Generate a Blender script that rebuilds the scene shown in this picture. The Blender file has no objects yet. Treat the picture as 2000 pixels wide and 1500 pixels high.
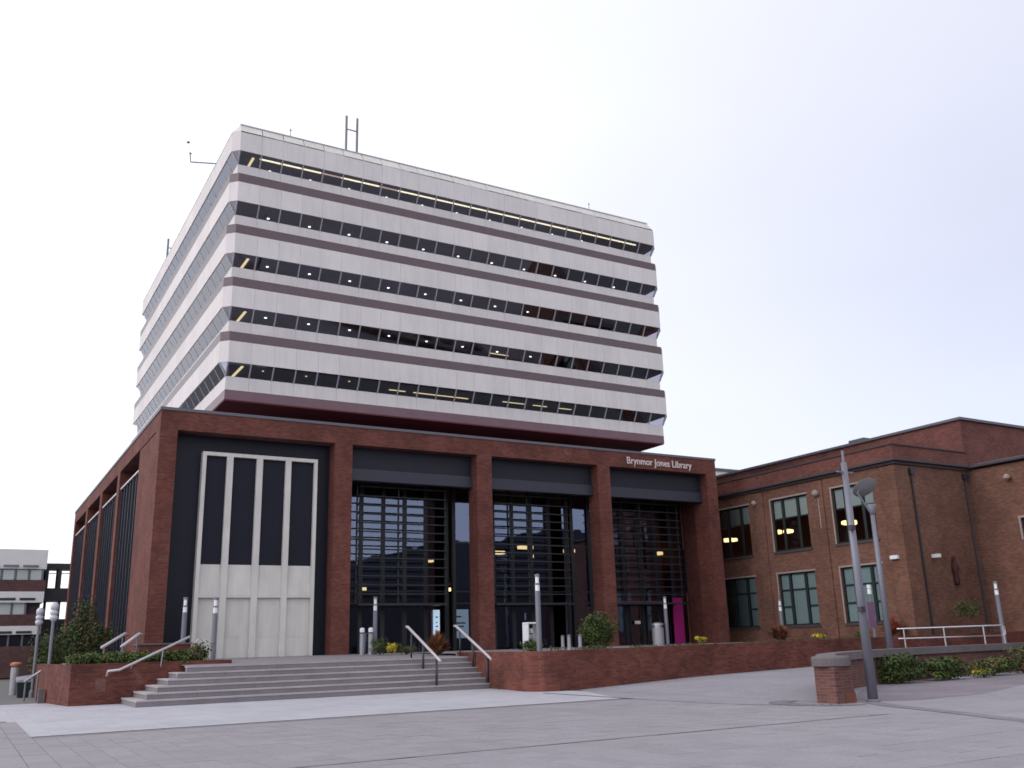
import bpy, bmesh, math, random
from mathutils import Vector, Matrix
R = math.radians
random.seed(7)
sc = bpy.context.scene
COL = sc.collection

# ---------------------------------------------------------------- camera, sky, sun, exposure
cd = bpy.data.cameras.new('camera'); cam = bpy.data.objects.new('camera', cd); COL.objects.link(cam)
CP = Vector((-6.636, -41.605, 1.6))
yw, pt, rl = R(30.322), R(15.614), R(-1.634)
fw = Vector((math.sin(yw)*math.cos(pt), math.cos(yw)*math.cos(pt), math.sin(pt)))
rt = Vector((math.cos(yw), -math.sin(yw), 0)); up = rt.cross(fw)
rt2 = rt*math.cos(rl) + up*math.sin(rl); up2 = -rt*math.sin(rl) + up*math.cos(rl)
m = Matrix(((rt2.x, up2.x, -fw.x, CP.x), (rt2.y, up2.y, -fw.y, CP.y), (rt2.z, up2.z, -fw.z, CP.z), (0, 0, 0, 1)))
cam.matrix_world = m
cd.sensor_width = 36; cd.lens = 1820.63/2000*36; cd.clip_end = 3000
# the photograph is slightly out of focus: the lens is focused well in front of the building
cd.dof.use_dof = True; cd.dof.focus_distance = 10; cd.dof.aperture_fstop = 3.2
sc.camera = cam

SUN_EL, SUN_AZ = 32, -82          # azimuth from +Y towards +X: the brighter part of the cloud is to the left
w = bpy.data.worlds.new('World'); sc.world = w; w.use_nodes = True
nt = w.node_tree; N = nt.nodes; L = nt.links
for n in list(N): N.remove(n)
wo = N.new('ShaderNodeOutputWorld')
sky = N.new('ShaderNodeTexSky'); sky.sky_type = 'NISHITA'; sky.sun_disc = False
sky.sun_elevation = R(SUN_EL); sky.sun_rotation = R(SUN_AZ)
bgA = N.new('ShaderNodeBackground'); bgA.inputs[1].default_value = 0.05
vm = N.new('ShaderNodeVectorMath'); vm.operation = 'MULTIPLY'; vm.inputs[1].default_value = (.62, .64, .80)   # thin cloud in front of the blue sky
L.new(sky.outputs[0], vm.inputs[0]); L.new(vm.outputs[0], bgA.inputs[0])
tc = N.new('ShaderNodeTexCoord')
mp = N.new('ShaderNodeMapping'); mp.inputs['Scale'].default_value = (1, 1, 1.8)
L.new(tc.outputs['Generated'], mp.inputs[0])
nz = N.new('ShaderNodeTexNoise'); nz.inputs['Scale'].default_value = 1.5; nz.inputs['Detail'].default_value = 5
nz.inputs['Roughness'].default_value = .45
L.new(mp.outputs[0], nz.inputs[0])
sx = N.new('ShaderNodeSeparateXYZ'); L.new(tc.outputs['Generated'], sx.inputs[0])
mad = N.new('ShaderNodeMath'); mad.operation = 'MULTIPLY_ADD'; mad.inputs[1].default_value = -.38; mad.inputs[2].default_value = .56
L.new(sx.outputs[0], mad.inputs[0])
ad2 = N.new('ShaderNodeMath'); ad2.operation = 'MULTIPLY_ADD'; ad2.inputs[1].default_value = .85
L.new(nz.outputs[0], ad2.inputs[0]); L.new(mad.outputs[0], ad2.inputs[2])
cr = N.new('ShaderNodeValToRGB')
cr.color_ramp.elements[0].position = .35; cr.color_ramp.elements[0].color = (.72, .725, .86, 1)
cr.color_ramp.elements[1].position = .95; cr.color_ramp.elements[1].color = (1.0, 1.0, 1.0, 1)
e = cr.color_ramp.elements.new(.62); e.color = (.86, .87, .97, 1)
L.new(ad2.outputs[0], cr.inputs[0])
bgB = N.new('ShaderNodeBackground'); bst = N.new('ShaderNodeMapRange'); bst.inputs[1].default_value = -1; bst.inputs[2].default_value = 1; bst.inputs[3].default_value = 1.45; bst.inputs[4].default_value = .80
L.new(sx.outputs[0], bst.inputs[0]); L.new(bst.outputs[0], bgB.inputs[1])
L.new(cr.outputs[0], bgB.inputs[0])
ads = N.new('ShaderNodeAddShader'); L.new(bgA.outputs[0], ads.inputs[0]); L.new(bgB.outputs[0], ads.inputs[1])
L.new(ads.outputs[0], wo.inputs[0])

sl = bpy.data.lights.new('sun', 'SUN'); sl.energy = .95; sl.angle = R(25); sl.color = (1, .97, .93)
so = bpy.data.objects.new('sun', sl); COL.objects.link(so)
sd = Vector((math.sin(R(SUN_AZ))*math.cos(R(SUN_EL)), math.cos(R(SUN_AZ))*math.cos(R(SUN_EL)), math.sin(R(SUN_EL))))
so.rotation_euler = sd.to_track_quat('Z', 'Y').to_euler()
vs = sc.view_settings; vs.view_transform = 'Standard'; vs.look = 'None'; vs.exposure = 0; vs.gamma = 1
vs.use_curve_mapping = False
sc.cycles.max_bounces = 6; sc.cycles.transparent_max_bounces = 12
sc.cycles.caustics_reflective = False; sc.cycles.caustics_refractive = False

# ---------------------------------------------------------------- materials
def newmat(name):
    mt = bpy.data.materials.new(name); mt.use_nodes = True
    t = mt.node_tree; b = t.nodes['Principled BSDF']
    return mt, t, b
def plain(name, col, rough=.7, metal=0, var=.12, nscale=1.2, emit=0, spec=.5, rnd=0, fine=0, streak=0):
    """base colour with soft world-space mottling, a little per-object variation"""
    mt, t, b = newmat(name)
    b.inputs['Roughness'].default_value = rough; b.inputs['Metallic'].default_value = metal
    b.inputs['Specular IOR Level'].default_value = spec
    g = t.nodes.new('ShaderNodeNewGeometry')
    n = t.nodes.new('ShaderNodeTexNoise'); n.inputs['Scale'].default_value = nscale; n.inputs['Detail'].default_value = 6
    n.inputs['Roughness'].default_value = .65
    t.links.new(g.outputs['Position'], n.inputs[0])
    mr = t.nodes.new('ShaderNodeMapRange'); mr.inputs[1].default_value = .25; mr.inputs[2].default_value = .75
    mr.inputs[3].default_value = 1-var; mr.inputs[4].default_value = 1+var
    t.links.new(n.outputs[0], mr.inputs[0])
    val = mr.outputs[0]
    if rnd:
        oi = t.nodes.new('ShaderNodeObjectInfo')
        m2 = t.nodes.new('ShaderNodeMapRange'); m2.inputs[3].default_value = 1-rnd; m2.inputs[4].default_value = 1+rnd
        t.links.new(oi.outputs['Random'], m2.inputs[0])
        mm = t.nodes.new('ShaderNodeMath'); mm.operation = 'MULTIPLY'
        t.links.new(val, mm.inputs[0]); t.links.new(m2.outputs[0], mm.inputs[1]); val = mm.outputs[0]
    if fine:
        n3 = t.nodes.new('ShaderNodeTexNoise'); n3.inputs['Scale'].default_value = 22; n3.inputs['Detail'].default_value = 3
        t.links.new(g.outputs['Position'], n3.inputs[0])
        m3 = t.nodes.new('ShaderNodeMapRange'); m3.inputs[1].default_value = .3; m3.inputs[2].default_value = .7
        m3.inputs[3].default_value = 1-fine; m3.inputs[4].default_value = 1+fine
        t.links.new(n3.outputs[0], m3.inputs[0])
        mm = t.nodes.new('ShaderNodeMath'); mm.operation = 'MULTIPLY'
        t.links.new(val, mm.inputs[0]); t.links.new(m3.outputs[0], mm.inputs[1]); val = mm.outputs[0]
    if streak:      # rain streaks: noise drawn out vertically
        mpn = t.nodes.new('ShaderNodeMapping'); mpn.inputs['Scale'].default_value = (1, 1, .12)
        t.links.new(g.outputs['Position'], mpn.inputs[0])
        n4 = t.nodes.new('ShaderNodeTexNoise'); n4.inputs['Scale'].default_value = 3.2; n4.inputs['Detail'].default_value = 7; n4.inputs['Roughness'].default_value = .7
        t.links.new(mpn.outputs[0], n4.inputs[0])
        m4 = t.nodes.new('ShaderNodeMapRange'); m4.inputs[1].default_value = .38; m4.inputs[2].default_value = .6
        m4.inputs[3].default_value = 1-streak; m4.inputs[4].default_value = 1
        t.links.new(n4.outputs[0], m4.inputs[0])
        mm = t.nodes.new('ShaderNodeMath'); mm.operation = 'MULTIPLY'
        t.links.new(val, mm.inputs[0]); t.links.new(m4.outputs[0], mm.inputs[1]); val = mm.outputs[0]
    sc_ = t.nodes.new('ShaderNodeVectorMath'); sc_.operation = 'SCALE'; sc_.inputs[0].default_value = col[:3]
    t.links.new(val, sc_.inputs['Scale']); t.links.new(sc_.outputs[0], b.inputs['Base Color'])
    if emit:
        b.inputs['Emission Color'].default_value = (*col[:3], 1); b.inputs['Emission Strength'].default_value = emit
    return mt
def emitter(name, col, s):
    mt, t, b = newmat(name)
    b.inputs['Base Color'].default_value = (*col, 1)
    b.inputs['Emission Color'].default_value = (*col, 1); b.inputs['Emission Strength'].default_value = s
    return mt
def brick(name, c1, c2, mortar, var=.3, patch=(.5, .42, .4), scale=1.0):
    mt, t, b = newmat(name); b.inputs['Roughness'].default_value = .85; b.inputs['Specular IOR Level'].default_value = .25
    nn, ll = t.nodes, t.links
    g = nn.new('ShaderNodeNewGeometry'); s = nn.new('ShaderNodeSeparateXYZ'); ll.new(g.outputs['Position'], s.inputs[0])
    a = nn.new('ShaderNodeMath'); a.operation = 'ADD'; ll.new(s.outputs[0], a.inputs[0]); ll.new(s.outputs[1], a.inputs[1])
    c = nn.new('ShaderNodeCombineXYZ'); ll.new(a.outputs[0], c.inputs[0]); ll.new(s.outputs[2], c.inputs[1])
    bt = nn.new('ShaderNodeTexBrick'); ll.new(c.outputs[0], bt.inputs[0])
    bt.inputs['Color1'].default_value = (*c1, 1); bt.inputs['Color2'].default_value = (*c2, 1); bt.inputs['Mortar'].default_value = (*mortar, 1)
    bt.inputs['Scale'].default_value = 1; bt.inputs['Brick Width'].default_value = .225*scale; bt.inputs['Row Height'].default_value = .075*scale
    bt.inputs['Mortar Size'].default_value = .006*scale; bt.inputs['Mortar Smooth'].default_value = .3
    n = nn.new('ShaderNodeTexNoise'); n.inputs['Scale'].default_value = .55; n.inputs['Detail'].default_value = 8; n.inputs['Roughness'].default_value = .7
    ll.new(g.outputs['Position'], n.inputs[0])
    mr = nn.new('ShaderNodeMapRange'); mr.inputs[1].default_value = .3; mr.inputs[2].default_value = .7
    mr.inputs[3].default_value = 1-var; mr.inputs[4].default_value = 1+var
    ll.new(n.outputs[0], mr.inputs[0])
    v = nn.new('ShaderNodeVectorMath'); v.operation = 'SCALE'; ll.new(bt.outputs[0], v.inputs[0]); ll.new(mr.outputs[0], v.inputs['Scale'])
    # pale efflorescence, in streaky patches that belong to the wall
    n2 = nn.new('ShaderNodeTexNoise'); n2.inputs['Scale'].default_value = .9; n2.inputs['Detail'].default_value = 9; n2.inputs['Roughness'].default_value = .75
    mp2 = nn.new('ShaderNodeMapping'); mp2.inputs['Scale'].default_value = (1, 1, 2.2); mp2.inputs['Location'].default_value = (5, 2, 1)
    ll.new(g.outputs['Position'], mp2.inputs[0]); ll.new(mp2.outputs[0], n2.inputs[0])
    m2 = nn.new('ShaderNodeMapRange'); m2.inputs[1].default_value = .60; m2.inputs[2].default_value = .74; m2.inputs[4].default_value = .45
    ll.new(n2.outputs[0], m2.inputs[0])
    mx = nn.new('ShaderNodeMix'); mx.data_type = 'RGBA'; ll.new(m2.outputs[0], mx.inputs[0]); ll.new(v.outputs[0], mx.inputs[6])
    mx.inputs[7].default_value = (*patch, 1); ll.new(mx.outputs[2], b.inputs['Base Color'])
    bp = nn.new('ShaderNodeBump'); bp.inputs['Strength'].default_value = .4; bp.inputs['Distance'].default_value = .01
    ll.new(bt.outputs['Fac'], bp.inputs['Height']); bp.invert = True; ll.new(bp.outputs[0], b.inputs['Normal'])
    return mt
def glass(name, tint, ior=1.7, refl=(1, 1, 1), wob=.0):
    mt = bpy.data.materials.new(name); mt.use_nodes = True; t = mt.node_tree; nn, ll = t.nodes, t.links
    for n in list(nn): nn.remove(n)
    o = nn.new('ShaderNodeOutputMaterial'); tr = nn.new('ShaderNodeBsdfTransparent'); tr.inputs[0].default_value = (*tint, 1)
    gl = nn.new('ShaderNodeBsdfGlossy'); gl.inputs['Roughness'].default_value = .015; gl.inputs[0].default_value = (*refl, 1)
    fr = nn.new('ShaderNodeFresnel'); fr.inputs[0].default_value = ior
    mx = nn.new('ShaderNodeMixShader'); ll.new(fr.outputs[0], mx.inputs[0]); ll.new(tr.outputs[0], mx.inputs[1]); ll.new(gl.outputs[0], mx.inputs[2])
    ll.new(mx.outputs[0], o.inputs[0])
    if wob:
        g = nn.new('ShaderNodeNewGeometry'); n = nn.new('ShaderNodeTexNoise'); n.inputs['Scale'].default_value = .6
        ll.new(g.outputs['Position'], n.inputs[0]); bp = nn.new('ShaderNodeBump'); bp.inputs['Strength'].default_value = wob; bp.inputs['Distance'].default_value = .2
        ll.new(n.outputs[0], bp.inputs['Height']); ll.new(bp.outputs[0], gl.inputs['Normal'])
    return mt
def paving(name, col, px, py, ox=0, oy=0, var=.09, joint=0, jcol=(.12, .12, .13), stain=.16):
    """slab-wise tone picked from the slab's own cell, wear over it; optional joint lines for distant slabs"""
    mt, t, b = newmat(name); nn, ll = t.nodes, t.links
    b.inputs['Roughness'].default_value = .8; b.inputs['Specular IOR Level'].default_value = .3
    g = nn.new('ShaderNodeNewGeometry')
    mp_ = nn.new('ShaderNodeMapping'); mp_.inputs['Location'].default_value = (-ox/px, -oy/py, 0); mp_.inputs['Scale'].default_value = (1/px, 1/py, 0)
    ll.new(g.outputs['Position'], mp_.inputs[0])
    fl = nn.new('ShaderNodeVectorMath'); fl.operation = 'FLOOR'; ll.new(mp_.outputs[0], fl.inputs[0])
    wn = nn.new('ShaderNodeTexWhiteNoise'); ll.new(fl.outputs[0], wn.inputs[0])
    mr = nn.new('ShaderNodeMapRange'); mr.inputs[3].default_value = 1-var; mr.inputs[4].default_value = 1+var; ll.new(wn.outputs[0], mr.inputs[0])
    n = nn.new('ShaderNodeTexNoise'); n.inputs['Scale'].default_value = .45; n.inputs['Detail'].default_value = 9; n.inputs['Roughness'].default_value = .7
    ll.new(g.outputs['Position'], n.inputs[0])
    m2 = nn.new('ShaderNodeMapRange'); m2.inputs[1].default_value = .3; m2.inputs[2].default_value = .7; m2.inputs[3].default_value = 1-stain; m2.inputs[4].default_value = 1+stain*.6
    ll.new(n.outputs[0], m2.inputs[0])
    n3 = nn.new('ShaderNodeTexNoise'); n3.inputs['Scale'].default_value = 14; n3.inputs['Detail'].default_value = 4; ll.new(g.outputs['Position'], n3.inputs[0])
    m3 = nn.new('ShaderNodeMapRange'); m3.inputs[1].default_value = .3; m3.inputs[2].default_value = .7; m3.inputs[3].default_value = .91; m3.inputs[4].default_value = 1.09
    ll.new(n3.outputs[0], m3.inputs[0])
    x = nn.new('ShaderNodeMath'); x.operation = 'MULTIPLY'; ll.new(mr.outputs[0], x.inputs[0]); ll.new(m2.outputs[0], x.inputs[1])
    x2 = nn.new('ShaderNodeMath'); x2.operation = 'MULTIPLY'; ll.new(x.outputs[0], x2.inputs[0]); ll.new(m3.outputs[0], x2.inputs[1])
    v = nn.new('ShaderNodeVectorMath'); v.operation = 'SCALE'; v.inputs[0].default_value = col; ll.new(x2.outputs[0], v.inputs['Scale'])
    out = v.outputs[0]
    if joint:
        fr = nn.new('ShaderNodeVectorMath'); fr.operation = 'FRACTION'; ll.new(mp_.outputs[0], fr.inputs[0])
        s = nn.new('ShaderNodeSeparateXYZ'); ll.new(fr.outputs[0], s.inputs[0])
        a = nn.new('ShaderNodeMath'); a.operation = 'LESS_THAN'; a.inputs[1].default_value = joint/px; ll.new(s.outputs[0], a.inputs[0])
        c = nn.new('ShaderNodeMath'); c.operation = 'LESS_THAN'; c.inputs[1].default_value = joint/py; ll.new(s.outputs[1], c.inputs[0])
        mxx = nn.new('ShaderNodeMath'); mxx.operation = 'MAXIMUM'; ll.new(a.outputs[0], mxx.inputs[0]); ll.new(c.outputs[0], mxx.inputs[1])
        ml = nn.new('ShaderNodeMath'); ml.operation = 'MULTIPLY'; ml.inputs[1].default_value = .6; ll.new(mxx.outputs[0], ml.inputs[0])
        mx = nn.new('ShaderNodeMix'); mx.data_type = 'RGBA'; ll.new(ml.outputs[0], mx.inputs[0]); ll.new(out, mx.inputs[6]); mx.inputs[7].default_value = (*jcol, 1)
        out = mx.outputs[2]
    ll.new(out, b.inputs['Base Color'])
    return mt

M = {}
M['concrete'] = plain('pale_concrete', (.685, .64, .655), .8, var=.06, nscale=.5, rnd=.035, fine=.03, spec=.3, streak=.07)
M['concrete_w'] = plain('white_precast', (.61, .585, .565), .75, var=.09, nscale=.8, rnd=.03, spec=.3, streak=.10)
M['brown'] = plain('brown_tile_band', (.105, .068, .082), .35, var=.12, nscale=2.0, rnd=.04, spec=.5)
M['brown2'] = plain('brown_tile_band_base', (.16, .085, .11), .4, var=.12, nscale=2.0, rnd=.04)
M['soffit'] = plain('dark_red_soffit', (.17, .038, .045), .7, var=.1, nscale=.6, spec=.2)
M['brick'] = brick('red_brick', (.158, .049, .037), (.102, .032, .028), (.12, .07, .06), .36, (.27, .18, .165))
M['brick_low'] = brick('worn_red_brick', (.150, .046, .033), (.090, .027, .023), (.115, .066, .056), .5, (.27, .17, .155))
M['brick_old'] = brick('old_brown_brick', (.182, .086, .058), (.118, .055, .043), (.14, .09, .075), .26, (.21, .135, .11))
M['brick_frieze'] = brick('frieze_brick', (.172, .064, .052), (.115, .040, .037), (.135, .078, .068), .34, (.26, .18, .165))
M['brick_office'] = brick('office_brick', (.125, .062, .062), (.09, .045, .046), (.11, .07, .07), .2, (.16, .1, .1))
M['brick_pier'] = brick('pier_brick', (.165, .075, .062), (.11, .047, .043), (.16, .12, .11), .25, (.30, .2, .17))
M['coping'] = plain('dark_coping', (.10, .10, .12), .5, var=.1, nscale=1)
M['stone'] = plain('coping_stone', (.125, .108, .115), .85, var=.22, nscale=1.6, fine=.08)
M['stone_trim'] = plain('window_stone', (.30, .24, .22), .8, var=.12)
M['sculpt'] = plain('dark_brown_casting', (.060, .022, .024), .8, var=.2, nscale=4, spec=.2)
M['purple'] = plain('dull_purple_bar', (.14, .05, .11), .6, var=.05)
M['black'] = plain('black_panel', (.011, .0115, .022), .6, var=.1, nscale=.7, spec=.2)
M['black2'] = plain('black_infill', (.0065, .0075, .018), .45, var=.08, spec=.25)
M['cornice'] = plain('dark_cornice', (.055, .042, .048), .7, var=.15)
M['fascia'] = plain('charcoal_fascia', (.014, .015, .026), .55, var=.08, spec=.3)
M['fascia_l'] = plain('grey_fascia_strip', (.030, .031, .050), .45, var=.08, spec=.4)
M['louvre'] = plain('grey_louvre', (.022, .022, .030), .5, var=.06)
M['mullion'] = plain('pale_mullion', (.40, .37, .42), .45, var=.04)
M['mull_dark'] = plain('dark_frame', (.015, .016, .022), .4, var=.05)
M['frame_green'] = plain('dark_green_frame', (.012, .02, .02), .5, var=.05)
M['blind'] = plain('roller_blind_and_sky_sheen', (.50, .55, .56), .8, var=.05, rnd=.08)  # real blinds and curtains, plus the painted sky sheen on the tower's left
M['blind_g'] = plain('greenish_blind', (.36, .47, .50), .6, var=.08, rnd=.10, nscale=.7)
M['ceil'] = plain('office_ceiling', (.55, .53, .70), .9, var=.08)
M['ceilwarm'] = plain('shelf_and_painted_lit_ceiling', (.13, .085, .055), .9, var=.3, nscale=1.5)  # bookcase colour, also paints the warm lamplight on ceilings
M['inner'] = plain('interior_wall', (.055, .045, .050), .9, var=.2, nscale=.8)
M['inner_warm'] = plain('interior_warm_wall', (.16, .055, .035), .9, var=.25, nscale=.8)
M['inner_floor'] = plain('interior_floor', (.06, .055, .06), .6, var=.1)
M['tube'] = emitter('strip_light', (1, .90, .60), 1.7)
M['tube_dim'] = emitter('dim_strip_light', (1, .74, .55), .55)
M['tube_w'] = emitter('corner_strip_light', (1, .80, .42), 1.15)
M['dot'] = emitter('ceiling_downlight', (.97, .98, 1), 3)
M['lampwarm'] = emitter('pendant_glow', (1, .74, .34), 2.4)
M['poster_glow'] = emitter('glowing_poster', (.50, .66, .82), .62)  # glow given to the indoor posters, which are no light source
M['glass_t'] = glass('tower_glass', (.74, .75, .82), 2.15, (.85, .87, 1))
M['glass_l'] = glass('lobby_glass', (.45, .46, .50), 2.7, (.58, .68, 1.0), .04)
M['glass_o'] = glass('wing_glass', (.75, .78, .78), 1.35)
M['steel'] = plain('brushed_steel', (.50, .48, .52), .35, .75, var=.06)
M['rail'] = plain('pale_handrail', (.46, .43, .46), .45, .2, var=.05)
M['post'] = plain('grey_painted_post', (.17, .17, .21), .5, .2, var=.08)
M['post_light'] = plain('pale_grey_paint', (.24, .25, .26), .5, var=.06)
M['post_dark'] = plain('dark_post', (.025, .025, .035), .5, var=.05)
M['lamp_head'] = plain('frosted_lamp_glass', (.72, .74, .78), .25, var=.03)
M['lantern'] = plain('lantern_glass', (.46, .48, .54), .15, var=.05)
M['white'] = plain('white_paint', (.72, .71, .74), .6, var=.05, rnd=.03)
M['white_l'] = emitter('lettering', (.40, .37, .40), .0)
M['magenta'] = plain('magenta_panel', (.34, .014, .16), .5, var=.05)
M['pink'] = plain('pink_notice', (.20, .105, .19), .5, var=.1)
M['bin_steel'] = plain('bin_steel', (.34, .33, .37), .45, .4, var=.08)
M['orange'] = plain('orange_lid', (.42, .13, .075), .5, var=.06)
M['bin_green'] = plain('dark_green_plastic', (.012, .022, .022), .5, var=.1)
M['soil'] = plain('soil', (.045, .032, .025), .95, var=.3, nscale=3)
M['asphalt'] = plain('asphalt', (.13, .125, .125), .9, var=.15, nscale=.8, fine=.15)
M['pave'] = paving('grey_paving', (.256, .240, .266), .42, .63, 0, 0, .05, stain=.11)
M['pave_far'] = paving('grey_paving_far', (.256, .240, .266), .42, .63, 0, 0, .05, .012, stain=.11)
M['pave_white'] = paving('pale_paving', (.385, .375, .42), .42, .63, 0, 0, .05, .010, (.27, .27, .29), .10)
M['pave_r'] = paving('block_paving', (.255, .240, .272), .2, .1, 0, 0, .05, 0, stain=.16)
M['pave_dk'] = paving('dark_paving', (.20, .175, .205), .2, .1, 0, 0, .08, 0, stain=.25)
M['joint'] = plain('joint_sand', (.165, .15, .16), .95, var=.15, nscale=2)
M['drain'] = plain('drain_strip', (.19, .175, .195), .8, var=.2, nscale=2.5)
M['step'] = plain('step_stone', (.200, .180, .198), .8, var=.14, nscale=1.4, rnd=.05, fine=.08)
M['step_edge'] = plain('step_nosing', (.36, .325, .345), .75, var=.14, nscale=1.8, rnd=.05, fine=.08)
def leafmat(name, c, c2):
    mt, t, b = newmat(name); nn, ll = t.nodes, t.links
    b.inputs['Roughness'].default_value = .65; b.inputs['Specular IOR Level'].default_value = .3
    g = nn.new('ShaderNodeNewGeometry'); n = nn.new('ShaderNodeTexNoise'); n.inputs['Scale'].default_value = 4.5; n.inputs['Detail'].default_value = 4
    ll.new(g.outputs['Position'], n.inputs[0]); mr = nn.new('ShaderNodeMapRange'); mr.inputs[1].default_value = .35; mr.inputs[2].default_value = .65; ll.new(n.outputs[0], mr.inputs[0])
    mx = nn.new('ShaderNodeMix'); mx.data_type = 'RGBA'; ll.new(mr.outputs[0], mx.inputs[0]); mx.inputs[6].default_value = (*c, 1); mx.inputs[7].default_value = (*c2, 1)
    ll.new(mx.outputs[2], b.inputs['Base Color'])
    return mt
M['leaf'] = leafmat('leaf_green', (.036, .054, .012), (.088, .120, .024))
M['leaf_d'] = leafmat('leaf_dark', (.024, .040, .012), (.060, .088, .022))
M['leaf_red'] = leafmat('leaf_red', (.27, .07, .045), (.46, .16, .10))
M['leaf_y'] = leafmat('leaf_yellow', (.34, .30, .03), (.60, .50, .04))
M['leaf_br'] = leafmat('leaf_brown', (.075, .050, .022), (.13, .10, .04))
M['bark'] = plain('bark', (.06, .045, .035), .9, var=.3, nscale=6)

# ---------------------------------------------------------------- mesh helpers
WL = {}
class MB:
    def __init__(s): s.v = []; s.f = []
    def quad(s, *p):
        n = len(s.v); s.v += [tuple(q) for q in p]; s.f.append(tuple(range(n, n+len(p)))); return s
    def box(s, x0, x1, y0, y1, z0, z1):
        n = len(s.v)
        s.v += [(x0, y0, z0), (x1, y0, z0), (x1, y1, z0), (x0, y1, z0), (x0, y0, z1), (x1, y0, z1), (x1, y1, z1), (x0, y1, z1)]
        s.f += [tuple(n+i for i in q) for q in ((0, 3, 2, 1), (4, 5, 6, 7), (0, 1, 5, 4), (1, 2, 6, 5), (2, 3, 7, 6), (3, 0, 4, 7))]
        return s
    def loft(s, a, b, cap=True):
        """two rings of equal length, a below b"""
        n = len(s.v); k = len(a); s.v += [tuple(q) for q in a] + [tuple(q) for q in b]
        for i in range(k):
            j = (i+1) % k; s.f.append((n+i, n+j, n+k+j, n+k+i))
        if cap: s.f.append(tuple(n+i for i in reversed(range(k)))); s.f.append(tuple(n+k+i for i in range(k)))
        return s
    def prism(s, poly, z0, z1): return s.loft([(x, y, z0) for x, y in poly], [(x, y, z1) for x, y in poly])
    def tube(s, pts, r, n=8, r2=None):
        pts = [Vector(p) for p in pts]; rings = []
        for i, p in enumerate(pts):
            d = (pts[min(i+1, len(pts)-1)] - pts[max(i-1, 0)]).normalized()
            a = d.orthogonal().normalized() if i == 0 else (a - d*a.dot(d)).normalized()
            b = d.cross(a); rr = r if r2 is None else r + (r2-r)*i/(len(pts)-1)
            rings.append([p + a*math.cos(t*2*math.pi/n)*rr + b*math.sin(t*2*math.pi/n)*rr for t in range(n)])
        base = len(s.v)
        for q in rings: s.v += [tuple(x) for x in q]
        for i in range(len(rings)-1):
            for t in range(n):
                u = (t+1) % n; s.f.append((base+i*n+t, base+i*n+u, base+(i+1)*n+u, base+(i+1)*n+t))
        s.f.append(tuple(base+t for t in reversed(range(n)))); s.f.append(tuple(base+(len(rings)-1)*n+t for t in range(n)))
        return s
    def lathe(s, c, prof, n=16):
        base = len(s.v); cx, cy, cz = c
        for r, z in prof:
            s.v += [(cx+r*math.cos(t*2*math.pi/n), cy+r*math.sin(t*2*math.pi/n), cz+z) for t in range(n)]
        for i in range(len(prof)-1):
            for t in range(n):
                u = (t+1) % n; s.f.append((base+i*n+t, base+i*n+u, base+(i+1)*n+u, base+(i+1)*n+t))
        s.f.append(tuple(base+t for t in reversed(range(n)))); s.f.append(tuple(base+(len(prof)-1)*n+t for t in range(n)))
        return s
    def wallpath(s, pts, th, z0, z1, zf=None):
        """thick wall along a plan polyline; zf(x,y) can replace the top height"""
        P = [Vector((p[0], p[1])) for p in pts]; Lf, Rt = [], []
        for i, p in enumerate(P):
            d = (P[min(i+1, len(P)-1)] - P[max(i-1, 0)]).normalized(); nrm = Vector((-d.y, d.x))
            Lf.append(p+nrm*th/2); Rt.append(p-nrm*th/2)
        for i in range(len(P)-1):
            a = [Rt[i], Rt[i+1], Lf[i+1], Lf[i]]
            n = len(s.v); s.v += [(q.x, q.y, z0) for q in a] + [(q.x, q.y, zf(q.x, q.y) if zf else z1) for q in a]
            fs = [(0, 3, 2, 1), (4, 5, 6, 7), (0, 1, 5, 4), (2, 3, 7, 6)]
            if i == 0: fs.append((3, 0, 4, 7))
            if i == len(P)-2: fs.append((1, 2, 6, 5))
            s.f += [tuple(n+i_ for i_ in q) for q in fs]
        return s
    def build(s, name, mat, parent=None, kind=None, smooth=False, label=None, bevel=0):
        xs = [v[0] for v in s.v]; ys = [v[1] for v in s.v]; zs = [v[2] for v in s.v]
        c = Vector(((min(xs)+max(xs))/2, (min(ys)+max(ys))/2, min(zs)))
        me = bpy.data.meshes.new(name); me.from_pydata([(v[0]-c.x, v[1]-c.y, v[2]-c.z) for v in s.v], [], s.f)
        me.materials.append(mat); me.validate()
        if smooth:
            for p in me.polygons: p.use_smooth = True
        o = bpy.data.objects.new(name, me); COL.objects.link(o); place(o, c, parent)
        if kind: o['kind'] = kind
        if label: o['label'] = label
        if bevel:
            b = o.modifiers.new('bevel', 'BEVEL'); b.width = bevel; b.segments = 2; b.limit_method = 'ANGLE'
        return o
def place(o, c, parent):
    c = Vector(c); WL[o] = c
    if parent is not None: o.parent = parent; o.location = c - WL[parent]
    else: o.location = c
def inst(src, c, parent, name=None):
    o = src.copy(); COL.objects.link(o); place(o, c, parent)
    if name: o.name = name
    return o
def thing(name, label, cat, loc, group=None):
    o = bpy.data.objects.new(name, None); o.empty_display_size = .3; COL.objects.link(o); place(o, loc, None)
    o['label'] = label; o['category'] = cat
    if group: o['group'] = group
    return o
def tag(o, label, cat, group=None):
    o['label'] = label; o['category'] = cat
    if group: o['group'] = group
    return o
def copy_tree(root, loc, label):
    r = root.copy(); COL.objects.link(r); place(r, loc, None); r['label'] = label
    for ch in list(root.children):
        c = ch.copy(); COL.objects.link(c); c.parent = r; WL[c] = Vector(loc)+ch.location
        for g in list(ch.children):
            d = g.copy(); COL.objects.link(d); d.parent = c
    return r

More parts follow.
